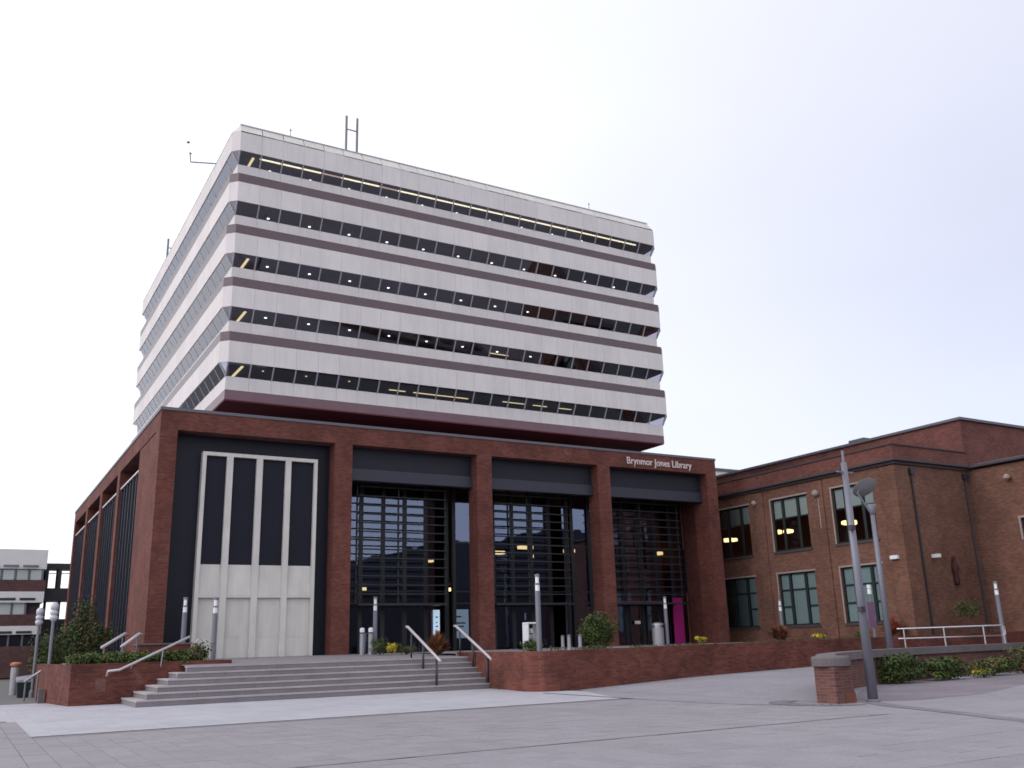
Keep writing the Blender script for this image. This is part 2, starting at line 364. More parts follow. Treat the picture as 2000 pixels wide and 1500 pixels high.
# ================================================================= GROUND
MB().quad((-900, -900, -.03), (900, -900, -.03), (900, 900, -.03), (-900, 900, -.03)).build('ground', M['asphalt'], kind='structure')
plaza = MB().quad((-40, -90, -.012), (60, -90, -.012), (60, -1.0, -.012), (-40, -1.0, -.012)).build('plaza', M['joint'], kind='structure')
# individual paving slabs: those that show largest are objects, further ones one joined part, then the material takes over
PX, PY = .42, .63
def inplaza(x, y):
    if y > -12 and x < -5.2: return False
    if y > -18.3 and x > -5.2: return False
    return x < 10.6
slab_src = {}
cells = []
for i in range(-22, 26):
    for j in range(-53, -18):
        x, y = i*PX, j*PY
        if not inplaza(x+PX/2, y+PY/2) or not inplaza(x+PX/2, y+PY): continue
        c = Vector((x+PX/2, y+PY/2, 0)) - CP; dpt = c.dot(fw)
        if dpt < 8: continue
        u = 1000+1820*c.dot(rt2)/dpt; v_ = 750-1820*c.dot(up2)/dpt
        if -80 < u < 2080 and v_ < 1530: cells.append((dpt, x, y))
cells.sort()
g_ = .009
base_slab = None
far = MB()
for k, (dpt, x, y) in enumerate(cells):
    h = random.uniform(-.002, .002)
    if k < 295:
        if base_slab is None:
            mb = MB(); a = [(x+g_/2, y+g_/2), (x+PX-g_/2, y+g_/2), (x+PX-g_/2, y+PY-g_/2), (x+g_/2, y+PY-g_/2)]
            i2 = [(x+g_, y+g_), (x+PX-g_, y+g_), (x+PX-g_, y+PY-g_), (x+g_, y+PY-g_)]
            mb.loft([(p, q, -.01) for p, q in a], [(p, q, -.002) for p, q in a], False)
            mb.loft([(p, q, -.002) for p, q in a], [(p, q, .0) for p, q in i2], False); n = len(mb.v); mb.f.append((n-4, n-3, n-2, n-1))
            base_slab = mb.build('paving_slab', M['pave'], plaza)
        else: inst(base_slab, (x+PX/2, y+PY/2, -.01+h), plaza, 'paving_slab')
    else:
        far.box(x+g_/2, x+PX-g_/2, y+g_/2, y+PY-g_/2, -.01, h)
far.build('distant_slabs', M['pave'], plaza, kind='stuff')
def sheet(name, poly, z, mat): 
    return MB().quad(*[(x, y, z) for x, y in poly]).build(name, mat, kind='structure')
# what lies beyond the picked-out slabs
sheet('plaza_left', [(-40, -33.4), (-9.24, -33.4), (-9.24, -12), (-40, -12)], -.003, M['pave_far'])
sheet('plaza_front', [(-40, -90), (60, -90), (60, -33.4), (-40, -33.4)], -.003, M['pave_far'])
sheet('plaza_right', [(10.52, -33.4), (60, -33.4), (60, -12), (12.9, -12), (10.52, -18)], -.002, M['pave_r'])
sheet('pale_path', [(-5.25, -18.25), (10.4, -18.25), (12.2, -15.5), (12.2, -5), (-5.25, -5), (-5.25, -12)], -.004, M['pave_white'])
sheet('pale_path', [(-40, -12), (-5.25, -12), (-5.25, -5), (-3, -5), (-3, -1.4), (-40, -1.4)], -.004, M['pave_white'])
sheet('side_path', [(-40, -1.4), (-3.2, -1.4), (-3.2, 45), (-40, 45)], -.002, M['asphalt'])
# drain strips let into the paving
dr = MB()
def strip(mb, pts, wd, z=.002):
    P = [Vector(p) for p in pts]
    for i in range(len(P)-1):
        d = (P[i+1]-P[i]).normalized(); n = Vector((-d.y, d.x))*wd/2
        a, b = P[i], P[i+1]
        mb.quad((a.x-n.x, a.y-n.y, z), (b.x-n.x, b.y-n.y, z), (b.x+n.x, b.y+n.y, z), (a.x+n.x, a.y+n.y, z))
strip(dr, [(-40, -27.72), (10.3, -27.72)], .10, .006)
dr.build('drain_channel', M['drain'], plaza)
dr = MB(); strip(dr, [(10.72, -13.5), (10.5, -20), (10.45, -22.3), (10.75, -23.5), (11.5, -24.5)], .2, .004); dr.build('drain_channel', M['drain'], plaza)
dr = MB(); strip(dr, [(12.9, -25.1), (12.2, -26.4), (11.4, -28.5), (10.2, -31.2), (9.0, -34)], .42, .006); dr.build('drain_channel', M['pave_dk'], plaza)
sheet('dark_paving', [(13.2, -24.2), (17.5, -21.0), (20.5, -19.9), (26, -19.4), (34, -18.4), (33, -20.6), (24, -22.6), (17, -25.3), (13.9, -25.4)], .001, M['pave_dk'])

# ramped path on the right, between the long planter and the round wall
def h(x):
    T = [(10, 0), (12.5, .0), (18, .24), (24, .38), (30, .66), (36, .90), (46, 1.2), (80, 1.2)]
    for (a, b), (c, d) in zip(T, T[1:]):
        if x <= c: return b + (d-b)*max(0, (x-a))/(c-a)
    return 1.2
ARC = [(12.5, -24.3), (13.2, -23.6), (14.1, -22.75), (15.2, -21.85), (16.4, -21.05), (17.8, -20.3), (19.3, -19.65), (21, -19.1), (23.5, -18.5), (26.5, -17.95), (30, -17.5), (34, -17.1), (40, -16.7), (50, -16.2)]
mb = MB()
for (a, b), (c, d) in zip(ARC, ARC[1:]):
    mb.quad((a, b, h(a)), (c, d, h(c)), (c, -12.55, h(c)), (a, -12.55, h(a)))
mb.build('sloping_path', M['pave_r'], kind='structure')
# ================================================================= TERRACE AND STEPS
ter = MB(); ter.quad((.45, -6.5, 1.184), (11.5, -6.5, 1.184), (11.5, 0, 1.375), (.45, 0, 1.375))
ter.quad((-3, -5.1, 1.22), (.45, -5.1, 1.22), (.45, 0, 1.372), (-3, 0, 1.372))
ter.quad((11.5, -6.4, 1.28), (46, -6.4, 1.28), (46, 0, 1.375), (11.5, 0, 1.375))
ter.quad((.0, 0, 1.375), (34, 0, 1.375), (34, 3.0, 1.375), (.0, 3.0, 1.375))
ter.build('terrace', M['step'], kind='structure')
steps = thing('front_steps', 'broad flight of six grey stone steps with a turned left corner', 'steps', (5, -7, 0))
RZ = 1.184/6
for k in range(6):
    x0, y0, z0, z1 = -1.45+.38*k, -8.4+.38*k, RZ*k, RZ*(k+1)
    MB().box(x0+.35, 11.5, y0+.30, -5.2 if k < 5 else -5.2, z0, z1-.003).build('step_core', M['step'], steps)
    xs = [x0] + [x0+1.6*i for i in range(1, 9) if x0+1.6*i < 10.6] + [11.5]
    for a, b in zip(xs, xs[1:]):
        MB().box(a+.003, b-.003, y0+.02, y0+.30, z0, z1-.05).build('step_block', M['step'], steps)
        MB().box(a+.003, b-.003, y0, y0+.42, z1-.05, z1).build('tread_slab', M['step_edge'], steps)
    ys = [y0+.42, (y0-5.2)/2+.2, -5.2]
    if k < 5:
        for a, b in zip(ys, ys[1:]):
            MB().box(x0+.02, x0+.35, a+.003, b-.003, z0, z1-.05).build('step_block', M['step'], steps)
            MB().box(x0, x0+.42, a+.003, b-.003, z1-.05, z1).build('tread_slab', M['step_edge'], steps)

# ================================================================= LIBRARY
T, ZO, ZP = 1.375, 11.03, 11.882
W, D = 31.63, 34.6
lib = thing('library_building', 'library with pale banded tower over a red brick colonnade, white lettering at its right end', 'library', (0, 0, 0))
piers = [(0, .74), (7.905, 8.774), (15.469, 16.339), (23.007, 23.834), (30.87, 31.63)]
for i, (a, b) in enumerate(piers):
    y1 = 5.2 if i == 0 else (.95 if i < 4 else 1.3)
    MB().box(a, b, 0, y1, T-.3, ZO).build('brick_pier', M['brick'], lib)
MB().box(0, W, 0, .95, ZO, ZP).build('brick_lintel', M['brick'], lib)
for a, b in [(11.6, 12.5), (18.9, 19.8), (26.2, 27.1), (33.7, 34.6)]:
    MB().box(0, .9, a, b, 0.2, 11.1).build('brick_pier', M['brick'], lib)
MB().box(0, .95, .95, D, 11.1, ZP).build('brick_lintel', M['brick'], lib)
MB().box(-.04, W+.04, -.04, 1.1, ZP, ZP+.13).build('parapet_coping', M['coping'], lib)
MB().box(-.04, 1.1, 1.1, D, ZP, ZP+.13).build('parapet_coping', M['coping'], lib)
MB().box(1.0, W-.1, 1.0, D, ZP-.35, ZP-.2).build('roof_deck', M['coping'], lib)
MB().box(W-.3, W-.01, 1.3, D, T-.3, ZP-.01).build('side_wall', M['brick'], lib)
MB().box(1.1, W-.3, D-.3, D, 0, ZP-.4).build('rear_wall', M['brick'], lib)
MB().box(-.35, 1.6, -1.2, -.02, 1.2, 1.98).build('plinth', M['brick'], lib)
MB().box(-.42, 1.67, -1.27, -.02, 1.981, 2.04).build('plinth_cap', M['stone'], lib)
# left flank: recessed dark infill with pale fins and a head bar
for a, b in [(5.2, 11.6), (12.5, 18.9), (19.8, 26.2), (27.1, 33.7)]:
    MB().box(.20, .35, a, b, .2, 10.22).build('infill_panel', M['black2'], lib)
    MB().box(.82, .94, a, b, 10.0, 11.1).build('recess_back', M['soffit'], lib)
    MB().box(.06, .19, a+.25, b-.15, 10.10, 10.20).build('head_bar', M['mullion'], lib)
    n = 7
    for i in range(n):
        y = a+.35+(b-a-.6)*i/(n-1)
        MB().box(.11, .195, y-.03, y+.03, 1.4, 10.09).build('fin', M['fascia_l'], lib)
# bay 1: black wall with white precast frame
MB().box(.74, 7.905, .80, .93, T-.1, ZO).build('infill_panel', M['black2'], lib)
F0 = .42
xs = [(1.95, 2.12), (3.02, 3.30), (4.36, 4.64), (5.70, 5.96), (7.06, 7.22)]
for a, b in xs: MB().box(a, b, F0, .80, T+.002, 10.10).build('precast_mullion', M['concrete_w'], lib)
MB().box(1.95, 7.22, F0-.003, .80, 10.10, 10.26).build('precast_head', M['concrete_w'], lib)
for (a, b), (c, d) in zip(xs, xs[1:]):
    MB().box(b, c, F0+.16, .80, 5.32, 10.10).build('dark_pane', M['black'], lib)
    o = MB(); n = 4
    o.loft([(b, F0+.05, 4.02), (c, F0+.05, 4.02), (c, .8, 4.02), (b, .8, 4.02)], [(b, F0+.16, 5.32), (c, F0+.16, 5.32), (c, .8, 5.32), (b, .8, 5.32)])
    o.build('precast_spandrel', M['concrete_w'], lib)
    MB().box(b+.0, c-.0, F0+.19, .80, T+.85, 3.90).build('precast_panel', M['concrete_w'], lib)
    MB().box(b+.0, c-.0, F0+.04, .80, 3.90, 4.018).build('ledge', M['concrete_w'], lib)
    MB().box(b, c, F0+.17, .80, T+.002, T+.845).build('precast_panel', M['concrete_w'], lib)
# bays 2-4
bays = [(8.774, 15.469), (16.339, 23.007), (23.834, 30.87)]
YG = 3.0
for bi, (a, b) in enumerate(bays):
    n = 3
    MB().box(a, b, .62, .90, 9.98, ZO).build('fascia_panel', M['fascia'], lib)
    MB().box(a, b, .50, .95, 9.42, 9.978).build('fascia_strip', M['fascia_l'], lib)
    MB().box(a-.3, b+.3, .95, YG, 9.9, 10.05).build('soffit_panel', M['fascia'], lib)
    # louvres on hangers
    la, lb = a+1.0, b-.9
    for z in [9.37, 8.9] + [8.45-.43*i for i in range(11)]:
        MB().box(la, lb, 1.66, 1.88, z-.03, z+.015).build('louvre', M['louvre'], lib)
    for x in (la, (la+lb)/2-.2, lb):
        MB().box(x-.035, x+.035, 1.885, 1.96, 3.6, 9.9).build('hanger', M['louvre'], lib)
    MB().box(la, lb, 1.60, 2.9, 3.60, 3.68).build('louvre_walkway', M['louvre'], lib)
    # glazing
    ms = [a-.75+1.19*i for i in range(8)]
    ms = [x for x in ms if x < b+.85]
    for i, x in enumerate(ms):
        MB().box(x-.10, x+.10, YG-.06, YG+.16, T, 9.9).build('curtain_mullion', M['mull_dark'], lib)
        if i+1 < len(ms):
            tr = [T, 2.0+.55*1, 4.0, 6.9, 9.9]
            tr = [T, 3.75, 4.35, 6.9, 9.9]
            for z0, z1 in zip(tr, tr[1:]):
                ang = random.uniform(-.004, .004)
                o = MB().quad((x+.10, YG+ang, z0+.03), (ms[i+1]-.10, YG-ang, z0+.03), (ms[i+1]-.10, YG-ang, z1-.03), (x+.10, YG+ang, z1-.03))
                o.build('glass_pane', M['glass_l'], lib)
    for z in (3.75, 4.35, 6.9):
        MB().box(ms[0], ms[-1], YG-.04, YG+.10, z-.035, z+.035).build('transom', M['mull_dark'], lib)
# lobby inside
MB().box(8.0, 31.2, YG+.2, 16, T-.12, T-.01).build('lobby_floor', M['inner_floor'], lib)
MB().box(8.0, 31.2, 15.8, 16, T, 10).build('lobby_wall', M['inner'], lib)
MB().box(8.0, 31.2, YG-.0+.3, 16, 10.0, 10.2).build('lobby_ceiling', M['inner'], lib)
MB().box(7.8, 8.0, YG, 16, T, 10).build('lobby_wall', M['inner'], lib)
MB().box(31.2, 31.33, YG, 16, T, 10).build('lobby_wall', M['inner_warm'], lib)
MB().box(8.0, 31.2, 6.5, 15.8, 5.0, 5.3).build('lobby_gallery', M['inner'], lib)
for x in (10.5, 14.6, 18.4, 22.2, 26.0, 29.0):
    MB().box(x, x+.55, 5.2, 5.75, T, 10).build('lobby_column', M['inner'] if x < 28 else M['inner_warm'], lib)
for x, y, z, sx_ in [(11.6, 8, 6.2, .9), (16.3, 8, 6.4, .8), (20.8, 7.5, 6.9, .7), (22.4, 7, 7.2, .9), (23.3, 7, 6.7, .7), (27.8, 6.8, 7.1, .9), (30.6, 4.6, 6.8, .35), (10.2, 5, 4.2, .6), (12.1, 7, 4.7, .25), (17.2, 7, 4.7, .2), (25.2, 6.5, 7.0, .6)]:
    MB().box(x-sx_/2, x+sx_/2, y-.2, y+.2, z-.09, z+.09).build('pendant_light', M['lampwarm'], lib)
def board(x0, x1, y, z0, z1, lines):
    o = MB().box(x0, x1, y, y+.08, z0, z1).build('glowing_poster', M['poster_glow'], lib)
    for (u0, u1, v) in lines:
        MB().box(x0+(x1-x0)*u0, x0+(x1-x0)*u1, y-.012, y-.002, z0+(z1-z0)*v, z0+(z1-z0)*v+.07).build('printed_line', M['post'], o)
board(14.36, 14.70, YG-.12, 2.1, 3.42, [(.3, .7, .7), (.35, .6, .5), (.3, .7, .35)])
board(15.60, 16.55, YG+.25, 2.0, 3.45, [(.05, .55, .72), (.1, .8, .5), (.1, .7, .38), (.1, .5, .25)])
# entrance in the last bay: magenta reveal and head, dark doors
MB().box(29.95, 30.7, YG-.20, YG-.12, T, 4.02).build('magenta_panel', M['magenta'], lib)
MB().box(24.9, 29.4, YG-.24, YG-.12, 3.66, 3.84).build('entrance_head', M['purple'], lib, label='dull purple bar over the entrance doors')
for x in (25.6, 26.8, 28.0): MB().box(x, x+.07, YG-.14, YG-.06, T, 3.6).build('door_frame', M['mull_dark'], lib)
MB().box(27.1, 27.5, YG-.16, YG-.145, 2.55, 2.72).build('door_notice', M['white'], lib)
# lettering on the fascia
tcv = bpy.data.curves.new('lettering', 'FONT'); tcv.body = 'Brynmor Jones Library'; tcv.size = .56; tcv.extrude = .02; tcv.offset = .006
tcv.space_character = 1.02
to = bpy.data.objects.new('lettering', tcv); COL.objects.link(to); place(to, (25.02, -.035, 11.26), lib)
to.rotation_euler = (R(90), 0, 0)
tcv.materials.append(plain('letter_paint', (.62, .52, .54), .6))
bpy.context.view_layer.update()
wd_ = to.dimensions.x; tm = bpy.data.meshes.new_from_object(to.evaluated_get(bpy.context.evaluated_depsgraph_get()))
tm.name = 'lettering'; bpy.data.objects.remove(to); del WL
WL = {}
to = bpy.data.objects.new('lettering', tm); COL.objects.link(to); WL[lib] = Vector((0, 0, 0)); place(to, (25.02, -.035, 11.26), lib)
to.rotation_euler = (R(90), 0, 0); to.scale = (4.70/max(wd_, .1), 1, 1)

# ---- tower
tx, ty, TW, TD, ch, ins = 3.225, 3.944, 28.6, 29.257, .378, .379
Z0, FL, HT, PP, HW, HS = 27.439, 2.953, 1.161, .497, .648, .696
x1, y1 = tx+TW, ty+TD
def ring(i, c, z):
    a, b, e_, f = tx+i, ty+i, x1-i, y1-i
    if c == 0: c = .002
    return [(a+c, b, z), (e_-c, b, z), (e_, b+c, z), (e_, f-c, z), (e_-c, f, z), (a+c, f, z), (a, f-c, z), (a, b+c, z)]
NB = 24
fx0, fx1 = tx+ch, x1-ch; bw = (fx1-fx0)/NB
def band(name, mat, z0, z1, i, c, label=None, front=False):
    """a band round the tower; with front=True the front run is built from separate panels"""
    if not front:
        return MB().loft(ring(i, c, z0), ring(i, c, z1)).build(name, mat, lib)
    MB().loft(ring(i+.05, c, z0), ring(i+.05, c, z1)).build(name+'_backing', M['joint'], lib)
    g = .008; a = tx+i; b = ty+i; e_ = x1-i; f = y1-i; src = None
    for k in range(NB):
        p = fx0+bw*k+g/2 if k else a+c+.002; q = fx0+bw*(k+1)-g/2 if k < NB-1 else e_-c-.002
        if 0 < k < NB-1 and src is not None:
            inst(src, ((p+q)/2, (b+.06+b)/2, z0), lib, name)
        else:
            o = MB().box(p, q, b, b+.06, z0, z1).build(name, mat, lib)
            if k == 1: src = o
    # corner cheeks and the three other runs
    mb = MB()
    mb.quad((a+c, b, z0), (a, b+c, z0), (a, b+c, z1), (a+c, b, z1)) if c else None
    if c:
        MB().loft([(a, b+c, z0), (a+c, b, z0), (a+c+.03, b+.04, z0), (a+.04, b+c+.03, z0)], [(a, b+c, z1), (a+c, b, z1), (a+c+.03, b+.04, z1), (a+.04, b+c+.03, z1)]).build(name, mat, lib)
        MB().loft([(e_-c, b, z0), (e_, b+c, z0), (e_-.04, b+c+.03, z0), (e_-c-.03, b+.04, z0)], [(e_-c, b, z1), (e_, b+c, z1), (e_-.04, b+c+.03, z1), (e_-c-.03, b+.04, z1)]).build(name, mat, lib)
    n = 12; ly = (f-c-(b+c))/n
    for k in range(n):
        MB().box(a, a+.045, b+c+ly*k+(.006 if k else .003), b+c+ly*(k+1)-.006, z0, z1).build(name, mat, lib)
    MB().box(e_-.045, e_, b+c+.003, f-c, z0, z1).build(name, mat, lib)
    MB().box(a+c, e_-c, f-.045, f, z0, z1).build(name, mat, lib)
band('spandrel_panel', M['concrete'], Z0, Z0+HT, 0, ch, front=True)
def slope_run(p0, p1, q0, q1, n):
    p0, p1, q0, q1 = map(Vector, (p0, p1, q0, q1))
    for k in range(n):
        a, b = k/n+(.0006 if k else 0), (k+1)/n-(.0006 if k < n-1 else 0)
        A, B, C, D_ = p0.lerp(p1, a), p0.lerp(p1, b), q0.lerp(q1, b), q0.lerp(q1, a); dz = Vector((0, 0, -.06))
        MB().loft([A+dz, B+dz, C+dz, D_+dz], [A, B, C, D_]).build('parapet_slab', M['concrete_w'], lib)
za, zt_ = Z0+HT+.002, Z0+HT+.60; ic = .46
slope_run((fx0, ty, za), (fx1, ty, za), (tx+ic, ty+ic, zt_), (x1-ic, ty+ic, zt_), NB)
slope_run((tx, y1-ch, za), (tx, ty+ch, za), (tx+ic, y1-ic, zt_), (tx+ic, ty+ic, zt_), 12)
slope_run((x1, ty+ch, za), (x1, y1-ch, za), (x1-ic, ty+ic, zt_), (x1-ic, y1-ic, zt_), 4)
for s_, X in ((1, tx), (-1, x1)):
    MB().quad((X+s_*ch, ty, za), (X+s_*ic, ty+ic, zt_), (X, ty+ch, za)).quad((X+s_*ch, ty+.02, za-.05), (X, ty+ch+.02, za-.05), (X+s_*ic, ty+ic+.02, zt_-.05)).build('parapet_corner', M['concrete_w'], lib)
MB().loft(ring(ic-.03, 0, zt_+.002), ring(ic-.03, 0, zt_+.07)).build('roof_edge_trim', M['mullion'], lib)
for k in range(5):
    z = Z0-k*FL; zb = z-HW
    if k:
        band('spandrel_panel', M['concrete'], z, z+FL-HW-HS-PP, 0, ch, front=True)
        band('brown_band', M['brown'], z+FL-HW-HS-PP+.001, z+FL-HW-HS-.001, -.002, ch)
    band('sill_panel', M['concrete'], zb-HS, zb, ins, 0, front=True)
    MB().loft(ring(ins+.06, .01, zb-.12), ring(ins+.06, .01, zb-.02)).build('floor_slab', M['ceil'], lib)
    MB().loft(ring(.06, ch, z+.02), ring(.06, ch, z+.14)).build('ceiling', M['ceil'], lib)
    # glazing, leaning in towards its foot
    def P(x, top): return (x, ty+(.05 if top else ins+.03), z if top else zb)
    pa = None
    for q in range(NB):
        a, b = fx0+bw*q, fx0+bw*(q+1)
        ta, tb = a, b
        if q == 0: bot0 = tx+ins+.03
        else: bot0 = a
        bot1 = x1-ins-.03 if q == NB-1 else b
        MB().quad(P(bot0, 0), P(bot1, 0), P(tb, 1), P(ta, 1)).build('window_pane', M['glass_t'], lib)
        if q: MB().tube([(a, ty+.03, z), (a, ty+ins+.0, zb)], .042, 4).build('window_mullion', M['mullion'], lib)
    for sx_, X, s2 in ((1, tx, 1), (-1, x1, -1)):
        MB().quad((X+s2*.05, ty+ch, z), (X+s2*ch, ty+.05, z), (X+s2*(ins+.03), ty+ins+.03, zb)).build('corner_pane', M['glass_t'], lib)
        MB().tube([(X+s2*ch, ty+.03, z), (X+s2*(ins+.0), ty+ins, zb)], .045, 4).tube([(X+s2*.03, ty+ch, z), (X+s2*(ins), ty+ins, zb)], .045, 4).build('corner_mullion', M['mullion'], lib)
    nl = NB; ly = (TD-2*ch)/nl
    for q in range(nl):
        a, b = ty+ch+ly*q, ty+ch+ly*(q+1)
        ba = ty+ins+.03 if q == 0 else a
        MB().quad((tx+ins+.03, ba, zb), (tx+.05, a, z), (tx+.05, b, z), (tx+ins+.03, b, zb)).build('window_pane', M['glass_t'], lib)
        if q: MB().tube([(tx+.05, a, z), (tx+ins+.02, a, zb)], .018, 4).build('window_mullion', M['white'], lib)
    MB().quad((x1-ins-.03, ty+ins, zb), (x1-.05, ty+ch, z), (x1-.05, y1-ch, z), (x1-ins-.03, y1-ins, zb)).build('side_glazing', M['glass_t'], lib)
    MB().quad((tx+ins, y1-ins-.03, zb), (tx+ch, y1-.05, z), (x1-ch, y1-.05, z), (x1-ins, y1-ins-.03, zb)).build('rear_glazing', M['glass_t'], lib)
    MB().box(tx+7, x1-5, ty+6, y1-6, zb-.02, z+.02).build('core_wall', M['inner'], lib)
    # lights under the ceiling
    zc = z-.0
    if k == 0:
        for q in range(1, NB-1):
            a = fx0+bw*q
            MB().box(a+.02, a+bw-.02, ty+.40, ty+.50, zc-.04, zc).build('strip_light', M['tube_dim'] if q in (4, 7) else M['tube'], lib)
    else:
        pass
    if k in (0, 2, 3, 4):
        MB().box(4.38, 4.50, ty+.5, ty+2.6, zc-.05, zc).build('strip_light', M['tube_w'], lib)
        MB().box(tx+.6, 4.36, ty+.5, ty+2.4, zc-.012, zc-.002).build('painted_lit_ceiling', M['ceilwarm'], lib)  # warm lamplight on the ceiling put into a brown panel
    yd = ty + [1.55, 1.4, 1.12, .98, 1.2][k]
    cnt = [9, 9, 9, 7, 2][k]
    if k < 4:
        for q in range(cnt+2):
            x = 5.63+2.33*q
            if k >= 2 and q > 7: break
            MB().lathe((x, yd, zc-.04), [(.055, 0), (.075, .015), (.075, .03)], 8).build('downlight', M['dot'], lib)
    else:
        for x in (5.6, 7.9, 10.3): MB().lathe((x, ty+.9, zc-.04), [(.05, 0), (.05, .03)], 8).build('downlight', M['tube_w'], lib)
        for a, b in [(12.9, 13.9), (14.4, 17.9)]:
            MB().box(a, b, ty+1.55, ty+1.60, zc-.05, zc-.01).build('strip_light', M['tube_w'], lib)
        for a, b in [(20.1, 21.6), (22.2, 23.2), (24, 25)]:
            MB().box(a, b, ty+1.3, ty+1.33, zc-.05, zc-.01).build('strip_light', M['tube_w'], lib)
        for a, b in [(7.2, 8.8), (10.4, 13.1), (19.6, 24.6)]:
            MB().box(a, b, ty+1.3, ty+1.7, zb-.02, z-.22).build('bookcase', M['ceilwarm'], lib)
    if k == 3: MB().box(19.3, 20.6, ty+1.35, ty+1.38, zc-.05, zc-.01).build('strip_light', M['tube_w'], lib)
    if k in (0, 2, 4): MB().box(x1-3.4, x1-.9, ty+.7, ty+4, zc-.03, zc-.002).build('painted_lit_ceiling', M['ceilwarm'], lib)  # another ceiling panel with warm light painted as its colour
    if k >= 3:   # curtains half drawn along the left windows
        q = 0
        for i in range(34):
            y = ty+.9+i*.82
            if random.random() < .62:
                MB().box(tx+.62, tx+.66, y, y+.45, zb, z-.02).build('curtain', M['blind'], lib)
    if k < 3:
        MB().quad((tx+ins+.1, ty+1.4, zb), (tx+.12, ty+1.4, z-.01), (tx+.12, y1-.5, z-.01), (tx+ins+.1, y1-.5, zb)).build('blind', M['blind'], lib)  # pale sheet whose colour stands in for bright sky reflected in the left glazing
zb = Z0-4*FL-HW-HS
MB().loft(ring(ins-.004, .002, zb-.50), ring(ins-.004, .002, zb-.001)).build('brown_band', M['brown2'], lib)
MB().loft(ring(ins+.02, .002, zb-.56), ring(ins+.02, .002, zb-.502)).build('soffit', M['soffit'], lib)
MB().box(7.3, 28.0, 8.2, 30, ZP-.3, zb-.561).build('tower_neck', M['soffit'], lib)
MB().box(tx+1.5, x1-1.5, ty+1.5, y1-1.5, Z0+HT+.3, Z0+HT+.58).build('tower_roof', M['coping'], lib)

MB().box(9.05, 9.85, YG+.45, YG+.5, T+.1, 3.3).build('pale_drape', M['blind_g'], lib)
# ---- things on the tower roof
zr = Z0+HT+.69
def aerial_frame(x, y, z, hgt, wd, label):
    t = thing('aerial_frame', label, 'aerial', (x, y, z), 'aerial frames on the tower roof')
    for s in (0, wd): MB().tube([(x+s, y, z), (x+s, y, z+hgt)], .075, 8).build('mast', M['post'], t)
    for f in (.12, .76): MB().box(x+.05, x+wd-.05, y-.03, y+.03, z+hgt*f, z+hgt*f+.05).build('crossbar', M['post'], t)
    for s in (0, wd): MB().box(x+s-.09, x+s+.09, y-.09, y+.09, z-.02, z+.12).build('foot', M['post'], t)
    return t
aerial_frame(10.22, 6.0, zr-.55, 3.75, .68, 'taller lilac grey H shaped aerial frame on the front of the tower roof')
aerial_frame(3.9, 27.2, zr-.55, 3.1, .62, 'smaller aerial frame at the rear left edge of the tower roof')
for x, lab in ((6.86, 'thin spike mast on the tower roof left of the tall aerial frame'), (27.73, 'thin spike mast on the tower roof near its right end')):
    t = thing('spike_mast', lab, 'mast', (x, 6, zr-.4), 'spike masts on the tower roof')
    MB().tube([(x, 6, zr-.4), (x, 6, 30.7)], .02, 6).build('rod', M['post'], t); MB().lathe((x, 6, 30.55), [(.02, 0), (.06, .06), (.02, .14)], 8).build('tip', M['post'], t)
t = thing('weather_boom', 'slender instrument boom reaching out from the left roof edge', 'boom', (3.6, 8.6, 29.1))
MB().tube([(3.6, 8.6, 28.9), (1.9, 8.5, 28.55)], .035, 6).tube([(1.9, 8.5, 28.55), (1.85, 8.5, 29.05)], .03, 6).build('arm', M['post'], t)
MB().tube([(1.85, 8.5, 29.05), (1.72, 8.5, 29.7)], .012, 5).build('rod', M['steel'], t)
MB().lathe((1.70, 8.5, 29.68), [(.02, 0), (.09, .05), (.09, .1), (.02, .14)], 8).build('sensor', M['post'], t)
MB().lathe((1.86, 8.5, 29.02), [(.02, 0), (.08, .05), (.03, .12)], 8).build('sensor', M['post'], t)

# ================================================================= OLD BRICK WING
wing = thing('brick_wing', 'older two storey brick building joining the library on the right', 'building', (37, -5, 0))
XW, YC = 34.0, -10.6
wy = [(-9.1, -6.4), (-4.6, -1.85), (0, 2.75), (4.6, 7.4)]
rows = [(2.2, 5.08), (6.34, 9.34)]
# wall facing the library, with openings
def wallX(X, y0, y1, z0, z1, ops, th, mat, parent, name):
    ys = sorted({y0, y1} | {v for o in ops for v in o[:2]}); zs = sorted({z0, z1} | {v for o in ops for v in o[2:]})
    mb = MB()
    for a, b in zip(ys, ys[1:]):
        run = None
        for c, d in zip(zs, zs[1:]):
            hole = any(o[0] <= a and b <= o[1] and o[2] <= c and d <= o[3] for o in ops)
            if hole:
                if run: mb.box(X, X+th, a, b, *run); run = None
            else: run = (run[0], d) if run else (c, d)
        if run: mb.box(X, X+th, a, b, *run)
    return mb.build(name, mat, parent)
ops = [(a, b, c, d) for a, b in wy for c, d in rows]
wallX(XW, YC, 12, 0, 10.0, ops, .35, M['brick_old'], wing, 'wall')
MB().box(XW+.36, 40, YC, YC+.35, 0, 10.0).build('wall', M['brick_old'], wing)
MB().box(XW-.16, XW+.0, YC-.12, YC+.75, 0, 9.9).box(XW, XW+.9, YC-.12, YC, 0, 9.9).build('corner_pilaster', M['brick_old'], wing)
MB().box(XW-.08, XW, -5.85, -5.15, 0, 9.9).build('pilaster', M['brick_old'], wing); MB().box(XW-.08, XW, -1.3, -.6, 0, 9.9).build('pilaster', M['brick_old'], wing)
MB().box(XW-.30, 40.3, YC-.30, YC+.6, 10.14, 10.25).box(XW-.30, XW+.6, YC+.6, 12, 10.14, 10.25).box(XW-.12, 40.3, YC-.12, YC+.6, 10.001, 10.14).box(XW-.12, XW+.6, YC+.6, 12, 10.001, 10.14).build('cornice', M['cornice'], wing)
